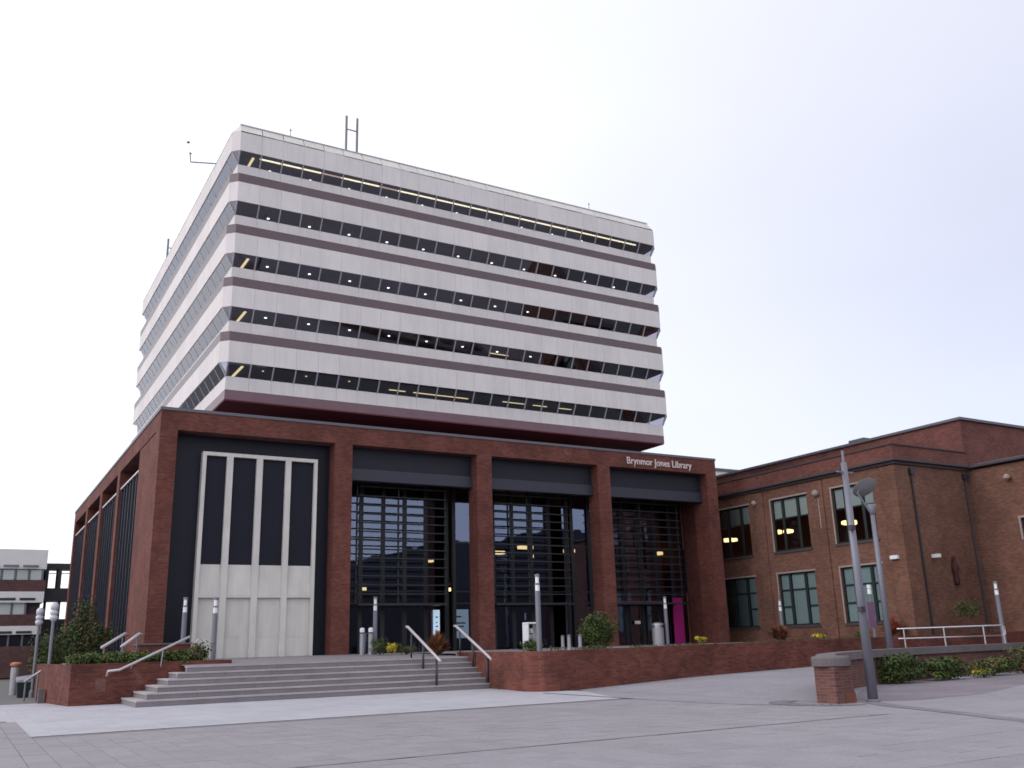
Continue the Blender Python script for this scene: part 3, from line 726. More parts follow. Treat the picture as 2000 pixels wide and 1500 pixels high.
MB().box(XW-.05, 40, YC-.05, YC+.4, 10.25, 11.0).box(XW-.05, XW+.4, YC+.4, 12, 10.25, 11.0).build('frieze', M['brick_frieze'], wing)
MB().box(XW-.12, 40.2, YC-.12, YC+.6, 11.0, 11.07).box(XW-.12, XW+.6, YC+.6, 12, 11.0, 11.07).build('parapet_coping', M['cornice'], wing)
MB().box(XW+.5, 41.9, YC+.5, 12, 10.3, 10.4).build('flat_roof', M['coping'], wing)
MB().box(42, 70, -9.3, 26, 0, 13.35).build('upper_storey', M['brick_frieze'], wing)
MB().box(41.85, 70, -9.45, 26, 13.351, 13.5).build('roof_edge', M['coping'], wing)
# nearer arm of the wing at the frame's right edge
ops2 = [(-15.2, -13.15, 6.05, 7.15), (-15.2, -13.4, 2.6, 4.9)]
wallX(40, -24, YC+.0, 0, 10.0, ops2, .35, M['brick_old'], wing, 'wall')
MB().box(39.75, 42, -24, YC-.31, 10.1, 10.22).build('cornice', M['cornice'], wing)
MB().box(40.2, 52, -24, -9.46, 10.23, 10.35).build('flat_roof', M['coping'], wing)
for a, b, c, d in ops2:
    f = MB().box(40.1, 40.2, a, b, c, d).build('window', M['black'], wing)
    MB().box(39.95, 39.999, a-.05, b+.12, d, d+.1).box(39.95, 39.999, b, b+.1, c, d).build('surround', M['stone_trim'], f)
def wing_window(a, b, c, d, upper, lit):
    w_ = b-a
    f = MB().box(XW+.10, XW+.16, a, b, d-.07, d).box(XW+.10, XW+.16, a, b, c, c+.08).box(XW+.10, XW+.16, a, a+.07, c+.08, d-.07).box(XW+.10, XW+.16, b-.07, b, c+.08, d-.07)
    m1, m2 = a+w_*.29, a+w_*.71
    for mm in (m1, m2): f.box(XW+.095, XW+.165, mm-.085, mm+.085, c+.08, d-.07)
    zs = [c+(d-c)*.62] if upper else [c+(d-c)*.36, c+(d-c)*.68]
    for z in zs: f.box(XW+.105, XW+.155, a+.07, m1-.085, z-.035, z+.035).box(XW+.105, XW+.155, m2+.085, b-.07, z-.035, z+.035)
    f.box(XW+.105, XW+.155, m1+.085, m2-.085, zs[-1]-.035, zs[-1]+.035)
    win = f.build('window', M['frame_green'], wing)
    MB().box(XW-.06, XW+.1, a-.08, b+.08, c-.12, c-.002).build('sill', M['cornice'], win)
    MB().box(XW-.03, XW+.0, a-.10, b+.10, d+.002, d+.09).box(XW-.03, XW, b+.002, b+.09, c, d).build('surround', M['stone_trim'], win)
    cols = [(a+.07, m1-.085), (m1+.085, m2-.085), (m2+.085, b-.07)]
    zz = [c+.08] + zs + [d-.07]
    for ci, (p, q) in enumerate(cols):
        zl = zz if (ci != 1 or upper) else [zz[0], zz[-2], zz[-1]]
        for r0, r1 in zip(zl, zl[1:]):
            MB().quad((XW+.13, q, r0), (XW+.13, p, r0), (XW+.13, p, r1), (XW+.13, q, r1)).build('pane', M['glass_o'], win)
            if (upper and r0 > c+1.2) : MB().box(XW+.2, XW+.22, p, q, r0+.05, r1).build('blind', M['blind'], win)
            if not upper and lit: MB().box(XW+.2, XW+.22, p, q, r0, r1).build('blind', M['blind_g'], win)
    return win
for i, (a, b) in enumerate(wy[:3]):
    wing_window(a, b, *rows[0], False, True)
    wing_window(a, b, *rows[1], True, True)
for z0, z1 in ((1.6, 5.5), (6.0, 9.8)):
    MB().box(38.5, 38.6, -10, 8, z0, z1).build('inner_wall', M['inner_warm'] if z0 > 5 else M['inner'], wing)
    MB().box(XW+.36, 38.5, -10, 8, z0-.1, z0).box(XW+.36, 38.5, -10, 8, z1, z1+.1).build('inner_floor', M['inner'], wing)
for (y, z, n, xx) in [(-5.4, 7.68, .42, 36.0), (-6.05, 7.62, .26, 36.0), (-1.1, 7.70, .62, 36.0), (-.35, 7.74, .36, 36.0), (4.05, 7.72, 1.1, 36.0)]:
    MB().lathe((xx, y, z-.12), [(.08, 0), (n*.5, .05), (n*.5, .2), (.1, .25)], 12).build('pendant_light', M['lampwarm'], wing)
for x, y, mat in [(35.2, YC-.07, 'post_dark'), (39.6, YC-.07, 'post_dark')]:
    MB().tube([(x, y, 0), (x, y, 9.3), (x, y-.02, 9.6)], .05, 8).box(x-.16, x+.16, y-.12, y+.06, 9.5, 9.8).build('downpipe', M[mat], wing)
MB().tube([(XW-.06, -5.5, 7.3), (XW-.06, -5.5, 9.0)], .04, 8).build('downpipe', M['stone_trim'], wing)
MB().lathe((XW-.18, -5.45, 9.05), [(.1, 0), (.2, .1), (.2, .25), (.08, .36)], 10).build('wall_lamp', M['stone_trim'], wing)
MB().lathe((XW-.14, .55-1.2, 9.2), [(.08, 0), (.16, .1), (.16, .2), (.05, .3)], 10).build('wall_lamp', M['stone_trim'], wing)
for x, y, z in [(XW-.25, -10.1, 5.30), (XW+2.0, YC-.25, 5.35)]:
    MB().box(x-.08, x+.08, y-.22, y+.22, z-.09, z+.09).build('security_camera', M['white'], wing)
    MB().box(x+.0, x+.24, y-.03, y+.03, z-.02, z+.02).build('camera_bracket', M['white'], wing)
MB().lathe((39.8, -12.9, 9.15), [(.06, 0), (.17, .08), (.17, .2), (.06, .3)], 10).build('wall_lamp', M['stone_trim'], wing)
o = MB(); o.lathe((37.55, YC-.12, 3.9), [(.10, 0), (.15, .25), (.13, .55), (.20, .85), (.15, 1.1), (.07, 1.18), (.10, 1.28), (.09, 1.42), (.03, 1.5)], 10)
o.build('wall_sculpture', M['sculpt'], wing, smooth=True)

# pale building showing over the join
pb = thing('pale_rooftop_building', 'small strip of pale roofed building showing behind the join of library and brick wing', 'building', (75, 45, 0))
MB().box(64, 90, 40, 52, 0, 20.6).build('wall', M['white'], pb); MB().box(63.8, 90.2, 39.8, 52.2, 20.6, 20.9).build('roof', M['coping'], pb)

# ================================================================= LEFT: OFFICE BUILDING AND LINK BRIDGE
of = thing('office_building', 'three storey building of white bands and brown brick at the far left', 'building', (-8, 53, 0))
XO = -.5; YO = 50
def zf(y): return 1.6+(1286-y)*.0425
MB().box(-30, XO-.2, YO+.4, YO+14, 0, zf(1112)).build('core_wall', M['inner'], of)
MB().box(-30, XO, YO, YO+14.2, zf(1111), zf(1072)).build('white_parapet', M['white'], of)
for (a, b, w0, w1) in [(1133, 1156, 1112, 1133), (1201, 1223, 1178, 1201), (1262, 1322, 1240, 1262)]:
    MB().box(-30, XO+.05, YO-.1, YO+14, zf(b), zf(a)).build('brick_band', M['brick_office'], of)
for (a, b) in [(1156.2, 1177.8), (1223.2, 1239.8)]:
    MB().box(-30, XO, YO-.2, YO+14, zf(b), zf(a)).build('white_band', M['white'], of)
def pxX(u, v, Y):   # helper used only to space the bays
    return u
for zi, (w0, w1) in enumerate([(1112, 1133), (1178, 1201), (1240, 1262)]):
    for i in range(9):
        a = XO-.15-1.05*(i+1); b = a+.85
        if zi == 1 and i == 0: continue
        win = MB().box(a, b, YO+.1, YO+.16, zf(w1)+.02, zf(w0)-.02).build('window', M['blind'] if zi < 2 else M['black'], of)
        MB().box(b+.02, b+.16, YO+.05, YO+.2, zf(w1), zf(w0)).build('window_post', M['post'], of)
for zc_, a0 in [(1171, 0), (1235.5, 0), (1106, 0)]:
    for i in range(7):
        a = XO-.55-1.5*(i+1)+.2
        MB().box(a, a+1.2, YO-.25, YO-.202, zf(zc_)-.1, zf(zc_)+.1).build('clerestory', M['post'] if zc_ < 1110 else M['post_dark'], of)
br = thing('link_bridge', 'dark framed glazed footbridge between the white banded building and the library', 'bridge', (3, 53, 0))
zt, zw1, zm0, zm1 = zf(1095), zf(1106), zf(1146), zf(1172)
MB().box(XO+.06, 9, YO+2, YO+4.5, zw1, zt).build('roof_beam', M['post_dark'], br)
MB().box(XO+.06, 9, YO+2, YO+4.5, zm1, zm0).build('deck', M['post_dark'], br)
for x in (-.42, .62, 2.2, 3.8, 5.4, 7.0):
    MB().box(x, x+.28, YO+2, YO+2.2, zm0, zw1).build('window_post', M['post_dark'], br)
    MB().box(x, x+.28, YO+4.3, YO+4.5, zm0, zw1).build('window_post', M['post_dark'], br)
    MB().box(x+.3, x+1.5, YO+2.05, YO+2.1, zw1-.45, zw1-.38).build('window_bar', M['post'], br)
for x in (-.3, .85, 2.4): MB().box(x, x+.22, YO+2.5, YO+2.8, 0, zm1).build('column', M['post_dark'], br)
MB().box(XO+.06, 9, YO+3, YO+3.3, 0, zf(1208)).build('lower_wall', M['post_dark'], br)

# ================================================================= PLANTERS AND WALLS
lp = thing('left_planter', 'red brick planter filled with green hedge left of the steps', 'planter', (-1, -4, 0))
MB().prism([(-3.12, -5.2), (2.0, -5.2), (2.0, -4.9), (-2.85, -4.9), (-3.25, -1.4), (-3.25, 5), (-3.55, 5), (-3.55, -1.4)], 0, 1.36).build('brick_wall', M['brick_low'], lp)
MB().prism([(-2.85, -4.9), (2.0, -4.9), (2.0, -3.2), (-.5, -1.5), (-.5, 4.5), (-3.25, 4.5), (-3.25, -1.4)], .8, 1.27).build('soil', M['soil'], lp)
MB().box(2.01, 2.3, -5.2, -2.6, 1.15, 1.35).build('brick_kerb', M['brick_low'], lp)
MB().box(-2.32, -1.98, -5.212, -5.202, .42, .85).build('pale_brick_patch', M['brick_pier'], lp)
lp2 = MB().box(-3.80, -3.60, -1.6, -1.3, 0, .50).build('kerb_stone', M['stone']); tag(lp2, 'short pale kerb stone against the left end of the hedge planter', 'kerb stone')

rp = thing('long_planter', 'long low red brick planter wall running from the steps to the brick wing', 'planter', (25, -10, 0))
pts = [(11.65, -5.4), (11.62, -7.9), (11.35, -10.2), (11.08, -11.7), (11.1, -12.2), (11.35, -12.52), (11.8, -12.66), (13, -12.7), (20, -12.7), (28, -12.7), (40, -12.7)]
def ptop(x, y): return 1.35+max(0, x-11)*.007
MB().wallpath(pts, .3, -.02, 1.4, ptop).build('brick_wall', M['brick_low'], rp)
MB().prism([(11.8, -5.4), (11.75, -7.9), (11.5, -10.2), (11.3, -11.9), (11.8, -12.5), (40, -12.5), (40, -6.5), (12, -6.3)], .8, 1.26).build('soil', M['soil'], rp)

rw = thing('round_wall', 'curved brick retaining wall with weathered stone coping ending in a square pier', 'wall', (14, -21, 0))
MB().wallpath(ARC, .28, -.02, .858).build('brick_wall', M['brick_pier'], rw)
cps = []
for (a, b), (c, d) in zip(ARC, ARC[1:]):
    n = max(1, int(math.hypot(c-a, d-b)/1.0))
    for i in range(n):
        p = (a+(c-a)*i/n, b+(d-b)*i/n); q = (a+(c-a)*(i+1)/n, b+(d-b)*(i+1)/n)
        dx, dy = q[0]-p[0], q[1]-p[1]; l = math.hypot(dx, dy); e1 = .004/l
        MB().wallpath([(p[0]+dx*e1, p[1]+dy*e1), (q[0]-dx*e1*0+dx*.0, q[1])], .50, .86, 1.10).build('coping_stone', M['stone'], rw)
MB().box(12.06, 12.68, -24.85, -24.2, -.02, .858).build('pier', M['brick_pier'], rw)
MB().box(12.36, 12.70, -24.87, -24.50, -.01, .24).build('pier_foot', plain('orange_brick', (.17, .058, .034), .85, var=.2, nscale=6), rw)
MB().lathe((12.40, -24.47, .855), [(.44, 0), (.47, .02), (.475, .2), (.45, .245), (.43, .25)], 28).build('pier_cap', M['stone'], rw)
kb = MB(); strip(kb, [(12.4+1.15*math.cos(R(a)), -24.2+1.15*math.sin(R(a))) for a in range(95, 265, 12)], .55, .008)
kb.build('dark_paving', M['pave_dk'], kind='structure')

# ================================================================= HANDRAILS
def stair_rail(x, label):
    t = thing('handrail', label, 'handrail', (x, -7, 0), 'handrails on the right of the steps')
    MB().tube([(x, -8.65, 1.06), (x, -8.35, 1.20), (x, -5.62, 2.40), (x, -5.45, 2.42)], .055, 8).build('rail', M['rail'], t, smooth=True)
    for y, z in ((-8.28, 0.02), (-7.08, .58)):
        MB().tube([(x, y, z), (x, y, 1.15+(y+8.35)*.44)], .05, 8).build('post', M['post_dark'], t, smooth=True)
    MB().tube([(x, -5.95, 1.0), (x, -5.95, 2.2)], .035, 8).build('post', M['post_dark'], t, smooth=True)
    return t
stair_rail(9.2, 'free standing handrail with pale top rail crossing the steps')
stair_rail(11.38, 'handrail with pale top rail beside the end of the long brick planter wall')
t = thing('wall_handrail', 'pale handrail fixed to the hedge planter wall beside the steps', 'handrail', (-.6, -5.4, 1))
MB().tube([(-1.98, -5.24, .92), (-1.98, -5.4, 1.0), (-1.98, -5.42, 1.10), (-1.6, -5.42, 1.13), (.70, -5.42, 2.2)], .045, 8).build('rail', M['rail'], t, smooth=True)
for x in (-1.2, -.2): MB().tube([(x, -5.42, 1.27+(x+1.2)*.46), (x, -5.2, 1.15+(x+1.2)*.46*.1)], .02, 6).build('bracket', M['rail'], t)
# grey hooped guard at the left of the precast bay
t = thing('small_hoop_rail', 'small bent grey hoop beside the white precast frame', 'rail', (1.75, -3.2, 1.2))
MB().tube([(1.35, -3.4, 1.25), (1.35, -3.4, 2.05), (1.42, -3.4, 2.13), (1.55, -3.4, 2.13), (1.62, -3.4, 2.02)], .02, 8).build('hoop', M['steel'], t)
# rails of the side steps, left flank
for (p, q, lab) in [((-1.75, -1.4, 1.92), (-.72, .2, 2.46), 'upper side stair handrail seen over the hedge'), ((-1.15, -2.2, 1.93), (-.35, -.95, 2.42), 'shorter side stair handrail seen over the hedge, ending near the brick pier')]:
    t = thing('side_handrail', lab, 'handrail', (p[0], p[1], 1.2), 'side stair handrails above the hedge')
    MB().tube([p, q, (q[0]+.12, q[1]+.1, q[2]-.04)], .06, 8).build('rail', M['rail'], t, smooth=True)
    for f in (.1, .9):
        x = p[0]+(q[0]-p[0])*f; y = p[1]+(q[1]-p[1])*f; z = p[2]+(q[2]-p[2])*f
        MB().tube([(x, y, 1.2), (x, y, z)], .03, 6).build('post', M['post'], t)
t = thing('low_handrail', 'low pale handrail at the far left below the bush', 'handrail', (-3.7, 1.5, .5))
MB().tube([(-4.15, 1.0, .72), (-3.72, .6, 1.05), (-3.66, .3, 1.12)], .045, 8).build('rail', M['rail'], t, smooth=True)
MB().tube([(-4.1, 1.0, 0), (-4.1, 1.0, .75)], .035, 8).build('post', M['post'], t)
MB().tube([(-3.72, .5, 0), (-3.72, .5, 1.05)], .035, 8).build('post', M['post'], t)
# two-bar guard rail on the sloping path
t = thing('guard_rail', 'silver two bar guard rail above the curved brick wall on the right', 'railing', (32, -13.8, .8))
a, b = Vector((29.6, -12.95, 0)), Vector((34.2, -15.06, 0))
def gp(f, z): p = a+(b-a)*f; return (p.x, p.y, z)
MB().tube([gp(0, 1.80), gp(.97, 1.84), gp(1, 1.78), gp(1, 1.45), gp(.97, 1.40)], .035, 8).build('top_rail', M['steel'], t, smooth=True)
MB().tube([gp(0, 1.38), gp(.97, 1.40)], .03, 8).build('lower_rail', M['steel'], t, smooth=True)
for f in (.06, .43, .80, .985): MB().tube([gp(f, .5), gp(f, 1.8)], .035, 8).build('post', M['steel'], t)

# ================================================================= LAMPS
def column_lamp(x, y, zb_, zt_, label):
    t = thing('column_lamp', label, 'lamp post', (x, y, zb_), 'slim cylindrical column lamps')
    MB().lathe((x, y, zb_), [(.13, 0), (.13, .04), (.10, .05), (.10, zt_-zb_-.62)], 14).build('post', M['post'], t, smooth=False)
    MB().lathe((x, y, zt_-.62), [(.085, 0), (.085, .22)], 14).build('lamp_glass', M['lamp_head'], t)
    MB().lathe((x, y, zt_-.40), [(.10, 0), (.10, .06)], 14).build('collar', M['post'], t)
    MB().lathe((x, y, zt_-.34), [(.07, 0), (.07, .24)], 12).build('upper_glass', M['lamp_head'], t)
    MB().lathe((x, y, zt_-.10), [(.10, 0), (.10, .07), (.03, .10)], 14).build('cap', M['post'], t)
    return t
column_lamp(2.12, -2.9, 1.2, 3.74, 'column lamp in front of the white precast frame')
column_lamp(1.41, 0-.6, 1.2, 3.87, 'column lamp against the black wall right of the corner pier')
column_lamp(9.7, -.81, 1.3, 3.88, 'column lamp behind the steps beside two short bollards')
column_lamp(11.75, -11.6, 1.2, 4.10, 'tallest looking column lamp rising from the corner of the long planter')
column_lamp(25.37, -2.12, 1.3, 3.82, 'column lamp by the magenta entrance panel')
column_lamp(31.4, -4.32, 1.3, 3.56, 'column lamp in front of the ground floor windows of the brick wing')
column_lamp(34.59, -14.7, .7, 3.81, 'column lamp behind the far end of the silver guard rail')
def lantern(x, y, zt_, label):
    t = thing('lantern_post', label, 'lamp post', (x, y, 0), 'glass lantern posts at the far left')
    MB().lathe((x, y, 0), [(.11, 0), (.11, .25), (.062, .3), (.062, zt_-.8)], 12).build('post', M['post'], t)
    MB().lathe((x, y, zt_-.8), [(.07, 0), (.155, .12), (.155, .22), (.10, .26), (.155, .30), (.155, .42), (.10, .46), (.155, .5), (.155, .68), (.07, .78)], 14).build('lamp_glass', M['lantern'], t, smooth=True)
    return t
lantern(-3.30, 1.5, 3.80, 'right one of two ribbed glass lantern posts by the link bridge')
lantern(-3.62, 4.5, 3.72, 'left one of two ribbed glass lantern posts, nearer the white banded building')
t = thing('tall_lamp_post', 'tall tapered grey lamp post standing on the plaza beside the wall pier', 'lamp post', (13.2, -24.95, 0))
MB().tube([(13.2, -24.95, 0), (13.2, -24.95, 6.0)], .125, 14, .075).build('post', M['post'], t, smooth=True)
MB().lathe((13.2, -24.95, 0), [(.17, 0), (.17, .03), (.13, .06)], 14).build('base_plate', M['post'], t)
MB().tube([(13.2, -24.95, 6.0), (13.2, -24.95, 6.32)], .035, 8).build('spigot', M['post'], t)
MB().box(12.9, 13.5, -24.97, -24.93, 5.72, 5.76).build('arm', M['post'], t)
for z in (4.2, 2.15): MB().box(13.02, 13.15, -25.1, -24.98, z, z+.13).build('floodlight_box', M['post_dark'], t)
t = thing('reflector_lamp_post', 'tall grey lamp post with tilted round reflector disc behind the curved wall', 'lamp post', (28.3, -13.5, .6))
MB().tube([(28.3, -13.5, .5), (28.3, -13.5, 6.9)], .15, 14, .095).build('post', M['post'], t, smooth=True)
MB().lathe((28.3, -13.5, 6.75), [(.10, 0), (.12, .1), (.24, .42), (.20, .47)], 14).build('projector', M['post'], t, smooth=True)
MB().tube([(28.2, -13.45, 6.9), (27.72, -13.3, 7.75), (27.95, -13.4, 8.0)], .045, 8).build('reflector_arm', M['post'], t)
ds = MB(); c = Vector((28.1, -13.45, 7.95)); nr = Vector((-.15, -.62, -.77)).normalized(); u_ = nr.orthogonal().normalized(); v_ = nr.cross(u_)
pr = [(0.0, -.06), (.30, -.03), (.54, .03), (.57, .05), (.54, .07), (.26, .0)]
rg = [[c+nr*z_*-1+(u_*math.cos(a_)+v_*math.sin(a_))*max(r_, .01) for a_ in [i*2*math.pi/20 for i in range(20)]] for r_, z_ in pr]
for A_, B_ in zip(rg, rg[1:]): ds.loft(A_, B_, False)
ds.build('reflector_disc', M['post_light'], t, smooth=True)
t = thing('notice_post', 'slim post with white lamp head and pink notice by the lower wing windows', 'sign post', (28.9, -12.3, .6))
MB().tube([(28.9, -12.3, .5), (28.9, -12.3, 3.4)], .07, 10).build('post', M['post'], t)
MB().lathe((28.9, -12.3, 3.35), [(.09, 0), (.09, .2), (.06, .22), (.09, .26), (.09, .42)], 12).build('lamp_glass', M['lamp_head'], t)
MB().box(28.4, 28.86, -12.5, -12.46, 1.9, 3.0).build('notice', M['pink'], t)

# ================================================================= BINS, BOLLARDS
def bollard(x, y, lab):
    t = thing('bollard', lab, 'bollard', (x, y, 1.3), 'short steel bollards behind the steps')
    MB().lathe((x, y, 1.3), [(.11, 0), (.11, .95)], 14).build('body', M['bin_steel'], t)
    MB().lathe((x, y, 2.25), [(.08, 0), (.08, .06)], 12).build('neck', M['post_dark'], t)
    MB().lathe((x, y, 2.31), [(.11, 0), (.11, .16), (.04, .2)], 14).build('cap', M['lamp_head'], t)
bollard(9.05, -.9, 'left one of two short steel bollards at the edge of the first glazed bay')
bollard(9.38, -1.1, 'right one of two short steel bollards, touching the column lamp behind the steps')
t = thing('steel_litter_bin', 'square steel litter bin with open hood beside the corner planter lamp', 'bin', (14.6, -6.3, 1.25))
MB().box(14.32, 14.40, -6.5, -6.05, 1.25, 2.42).box(14.85, 14.93, -6.5, -6.05, 1.25, 2.42).box(14.32, 14.93, -6.5, -6.05, 2.42, 2.50).build('frame', M['lamp_head'], t, bevel=.02)
MB().box(14.42, 14.83, -6.45, -6.1, 1.3, 2.0).build('body', M['bin_steel'], t); MB().lathe((14.62, -6.28, 2.05), [(.12, 0), (.12, .2)], 12).build('ashtray', M['steel'], t)
t = thing('cylindrical_litter_bin', 'cylindrical steel litter bin by the entrance column lamp', 'bin', (24.95, -1.9, 1.3))
MB().lathe((24.95, -1.9, 1.3), [(.30, 0), (.30, .95)], 18).build('body', M['bin_steel'], t, smooth=False)
MB().lathe((24.95, -1.9, 2.25), [(.24, 0), (.24, .08), (.31, .09), (.31, .2), (.1, .26)], 18).build('lid', M['steel'], t)
t = thing('orange_topped_bin', 'grey litter bin with orange lid on the path at the far left', 'bin', (-4.1, 8.9, 0))
MB().lathe((-4.1, 8.9, 0), [(.17, 0), (.20, .9), (.20, 1.22)], 16).build('body', M['bin_steel'], t)
MB().lathe((-4.1, 8.9, 1.25), [(.18, 0), (.18, .04), (.25, .05), (.25, .14), (.12, .20)], 16).build('lid', M['orange'], t)
t = thing('dark_grit_bin', 'dark green grit bin with grey sloping lid left of the hedge planter', 'bin', (-3.75, 5.2, 0))
MB().loft([(-4.12, 4.9, 0), (-3.62, 4.9, 0), (-3.62, 5.6, 0), (-4.12, 5.6, 0)], [(-4.2, 4.8, .62), (-3.55, 4.8, .62), (-3.55, 5.7, .78), (-4.2, 5.7, .78)]).build('body', M['bin_green'], t)
MB().loft([(-4.23, 4.76, .625), (-3.52, 4.76, .625), (-3.52, 5.73, .785), (-4.23, 5.73, .785)], [(-4.2, 4.8, .70), (-3.55, 4.8, .78), (-3.55, 5.7, .92), (-4.2, 5.7, .84)]).build('lid', M['post'], t)

# ================================================================= PLANTS
def leaves(mb, c, rad, n, size, seed=0, flat=.0, spiky=False):
    rnd = random.Random(seed)
    c = Vector(c)
    lumps = [(Vector((rnd.uniform(-.6, .6)*rad[0], rnd.uniform(-.6, .6)*rad[1], rnd.uniform(-.5, .65)*rad[2])), rnd.uniform(.35, .65)) for _ in range(9)]
    for i in range(n):
        if spiky:
            th_ = rnd.uniform(0, 6.283); el = rnd.uniform(.3, 1.5); d = Vector((math.cos(th_)*math.cos(el), math.sin(th_)*math.cos(el), math.sin(el)))
            p = c + Vector((0, 0, -rad[2])); L_ = rnd.uniform(.7, 1.15)*rad[2]*1.9; tip = p + Vector((d.x*rad[0]*1.3, d.y*rad[1]*1.3, d.z*L_)); mid = p + Vector((d.x*rad[0]*.6, d.y*rad[1]*.6, d.z*L_*.7))
            s = Vector((-d.y, d.x, 0)).normalized()*size*.35
            mb.quad(p-s*.5, p+s*.5, mid+s, mid-s); mb.quad(mid-s, mid+s, tip)
            continue
        lc, lr = lumps[rnd.randrange(len(lumps))]
        while True:
            q = Vector((rnd.uniform(-1, 1), rnd.uniform(-1, 1), rnd.uniform(-1, 1)))
            if .25 < q.length < 1: break
        q = q.normalized()*(rnd.uniform(.35, 1)**.5)
        p = c + lc + Vector((q.x*rad[0]*lr, q.y*rad[1]*lr, q.z*rad[2]*lr))
        if p.z < c.z-rad[2]: p.z = c.z-rad[2]+.02
        nrm = (q+Vector((rnd.uniform(-.8, .8), rnd.uniform(-.8, .8), rnd.uniform(-.3, .9)))).normalized()
        a = nrm.orthogonal().normalized(); a.rotate(Matrix.Rotation(rnd.uniform(0, 6.28), 3, nrm)); b = nrm.cross(a)
        s = size*rnd.uniform(.6, 1.3)
        mb.quad(p-a*s, p-b*s*.45, p+a*s, p+b*s*.45)
def shrub(name, label, cat, c, rad, mats, n=900, size=.07, group=None, seed=1, spiky=False, stems=True):
    t = thing(name, label, cat, (c[0], c[1], c[2]-rad[2]), group)
    for k, mt in enumerate(mats):
        mb = MB(); leaves(mb, c, rad, n//len(mats), size, seed*10+k, spiky=spiky); mb.build('foliage', M[mt], t)
    if stems:
        mb = MB(); rnd = random.Random(seed)
        for i in range(6): mb.tube([(c[0], c[1], c[2]-rad[2]), (c[0]+rnd.uniform(-.5, .5)*rad[0], c[1]+rnd.uniform(-.5, .5)*rad[1], c[2]+rnd.uniform(0, .5)*rad[2])], .02, 5, .008)
        mb.build('stem', M['bark'], t)
    return t
hedge = thing('hedge', 'low loose green hedge filling the brick planter left of the steps', 'hedge', (-1, -4.4, 1.27))
for k, mt in enumerate(('leaf', 'leaf', 'leaf_d')):
    mb = MB()
    for i in range(17):
        x = -2.95+i*.26; y = -4.75+random.uniform(-.1, .5)
        leaves(mb, (x, y, 1.48+random.uniform(-.05, .05)), (.34, .42, .24), 150, .055, 100+i*7+k)
        leaves(mb, (x+.1, y+1.0, 1.52), (.34, .5, .22), 70, .06, 400+i*7+k)
    mb.build('foliage', M[mt], hedge)
shrub('planter_shrub', 'small dark bush at the right end of the hedge', 'shrub', (1.25, -4.6, 1.62), (.42, .4, .36), ['leaf_d', 'leaf_br'], 800, .055, seed=3)
# tree at the left flank
tr = thing('small_tree', 'small loose leafed tree by the dark flank of the library', 'tree', (-1.7, 6.5, .9))
mb = MB(); rnd = random.Random(4)
mb.tube([(-1.7, 6.5, .8), (-1.72, 6.5, 1.8), (-1.6, 6.5, 2.9)], .07, 7, .03)
for i in range(12):
    z = 1.4+i*.13; a_ = rnd.uniform(0, 6.28); mb.tube([(-1.7, 6.5, z), (-1.7+math.cos(a_)*.5, 6.5+math.sin(a_)*.5, z+.4), (-1.7+math.cos(a_)*1.0, 6.5+math.sin(a_)*.9, z+.55)], .025, 5, .008)
mb.build('trunk', M['bark'], tr)
for k, mt in enumerate(('leaf_d', 'leaf', 'leaf_br')):
    mb = MB()
    leaves(mb, (-1.75, 6.5, 2.2), (1.25, 1.1, 1.05), [1500, 700, 350][k], .07, 50+k); leaves(mb, (-1.55, 6.6, 3.4), (.65, .6, .95), [550, 260, 120][k], .065, 60+k)
    leaves(mb, (-.9, 6.3, 2.5), (.7, .7, .7), [300, 150, 90][k], .065, 70+k)
    mb.build('crown', M[mt], tr)
shrub('round_bush', 'broad dark green bush at the far left behind the lantern posts', 'bush', (-2.75, 5.6, 1.5), (1.15, 1.0, 1.15), ['leaf_d', 'leaf_d', 'leaf'], 2600, .065, seed=8)
shrub('broad_shrub', 'large green shrub on the long planter in front of the fourth brick pier', 'shrub', (18.75, -5.4, 2.02), (1.05, .8, .95), ['leaf_d', 'leaf', 'leaf_d'], 3300, .065, seed=12)
shrub('low_green_shrub', 'low bright green shrub on the planter right of the third pier', 'shrub', (13.3, -8.5, 1.50), (.50, .4, .26), ['leaf', 'leaf_d'], 700, .05, seed=13)
shrub('grass_clump', 'thin leafy clump beside the square steel bin', 'shrub', (14.0, -7.3, 1.6), (.55, .3, .3), ['leaf_d'], 160, .05, seed=14, spiky=True)
shrub('red_spiky_shrub', 'red spiky leafed shrub behind the steps beside the glowing poster', 'shrub', (11.0, -4.6, 1.75), (.62, .5, .52), ['leaf_red', 'leaf_br'], 420, .12, seed=15, spiky=True)
shrub('yellow_flowers', 'bright yellow flowers behind the steps', 'flowers', (9.75, -2.6, 1.62), (.26, .22, .24), ['leaf_y'], 380, .045, 'patches of yellow flowers', 16)
shrub('low_green_shrub', 'green shrub between the two bollards and the yellow flowers', 'shrub', (9.3, -2.4, 1.68), (.5, .35, .34), ['leaf_d', 'leaf'], 600, .05, seed=17)
shrub('low_green_shrub', 'dull green shrub between the yellow flowers and the handrail', 'shrub', (10.5, -2.5, 1.58), (.6, .3, .28), ['leaf_d', 'leaf_br'], 500, .05, seed=18)
shrub('yellow_flowers', 'yellow flowers on the planter below the magenta panel', 'flowers', (26.43, -3.6, 1.60), (.42, .3, .18), ['leaf_y'], 420, .05, 'patches of yellow flowers', 19)
shrub('red_spiky_shrub', 'pinkish red spiky shrub in front of the end pier and wing windows', 'shrub', (30.9, -4.6, 1.85), (.85, .6, .42), ['leaf_red', 'leaf_br'], 380, .10, seed=20, spiky=True)
shrub('yellow_flowers', 'dull yellow flowers beneath the middle lower wing window', 'flowers', (31.9, -6.4, 1.62), (.5, .3, .16), ['leaf_y', 'leaf_br'], 380, .05, 'patches of yellow flowers', 21)
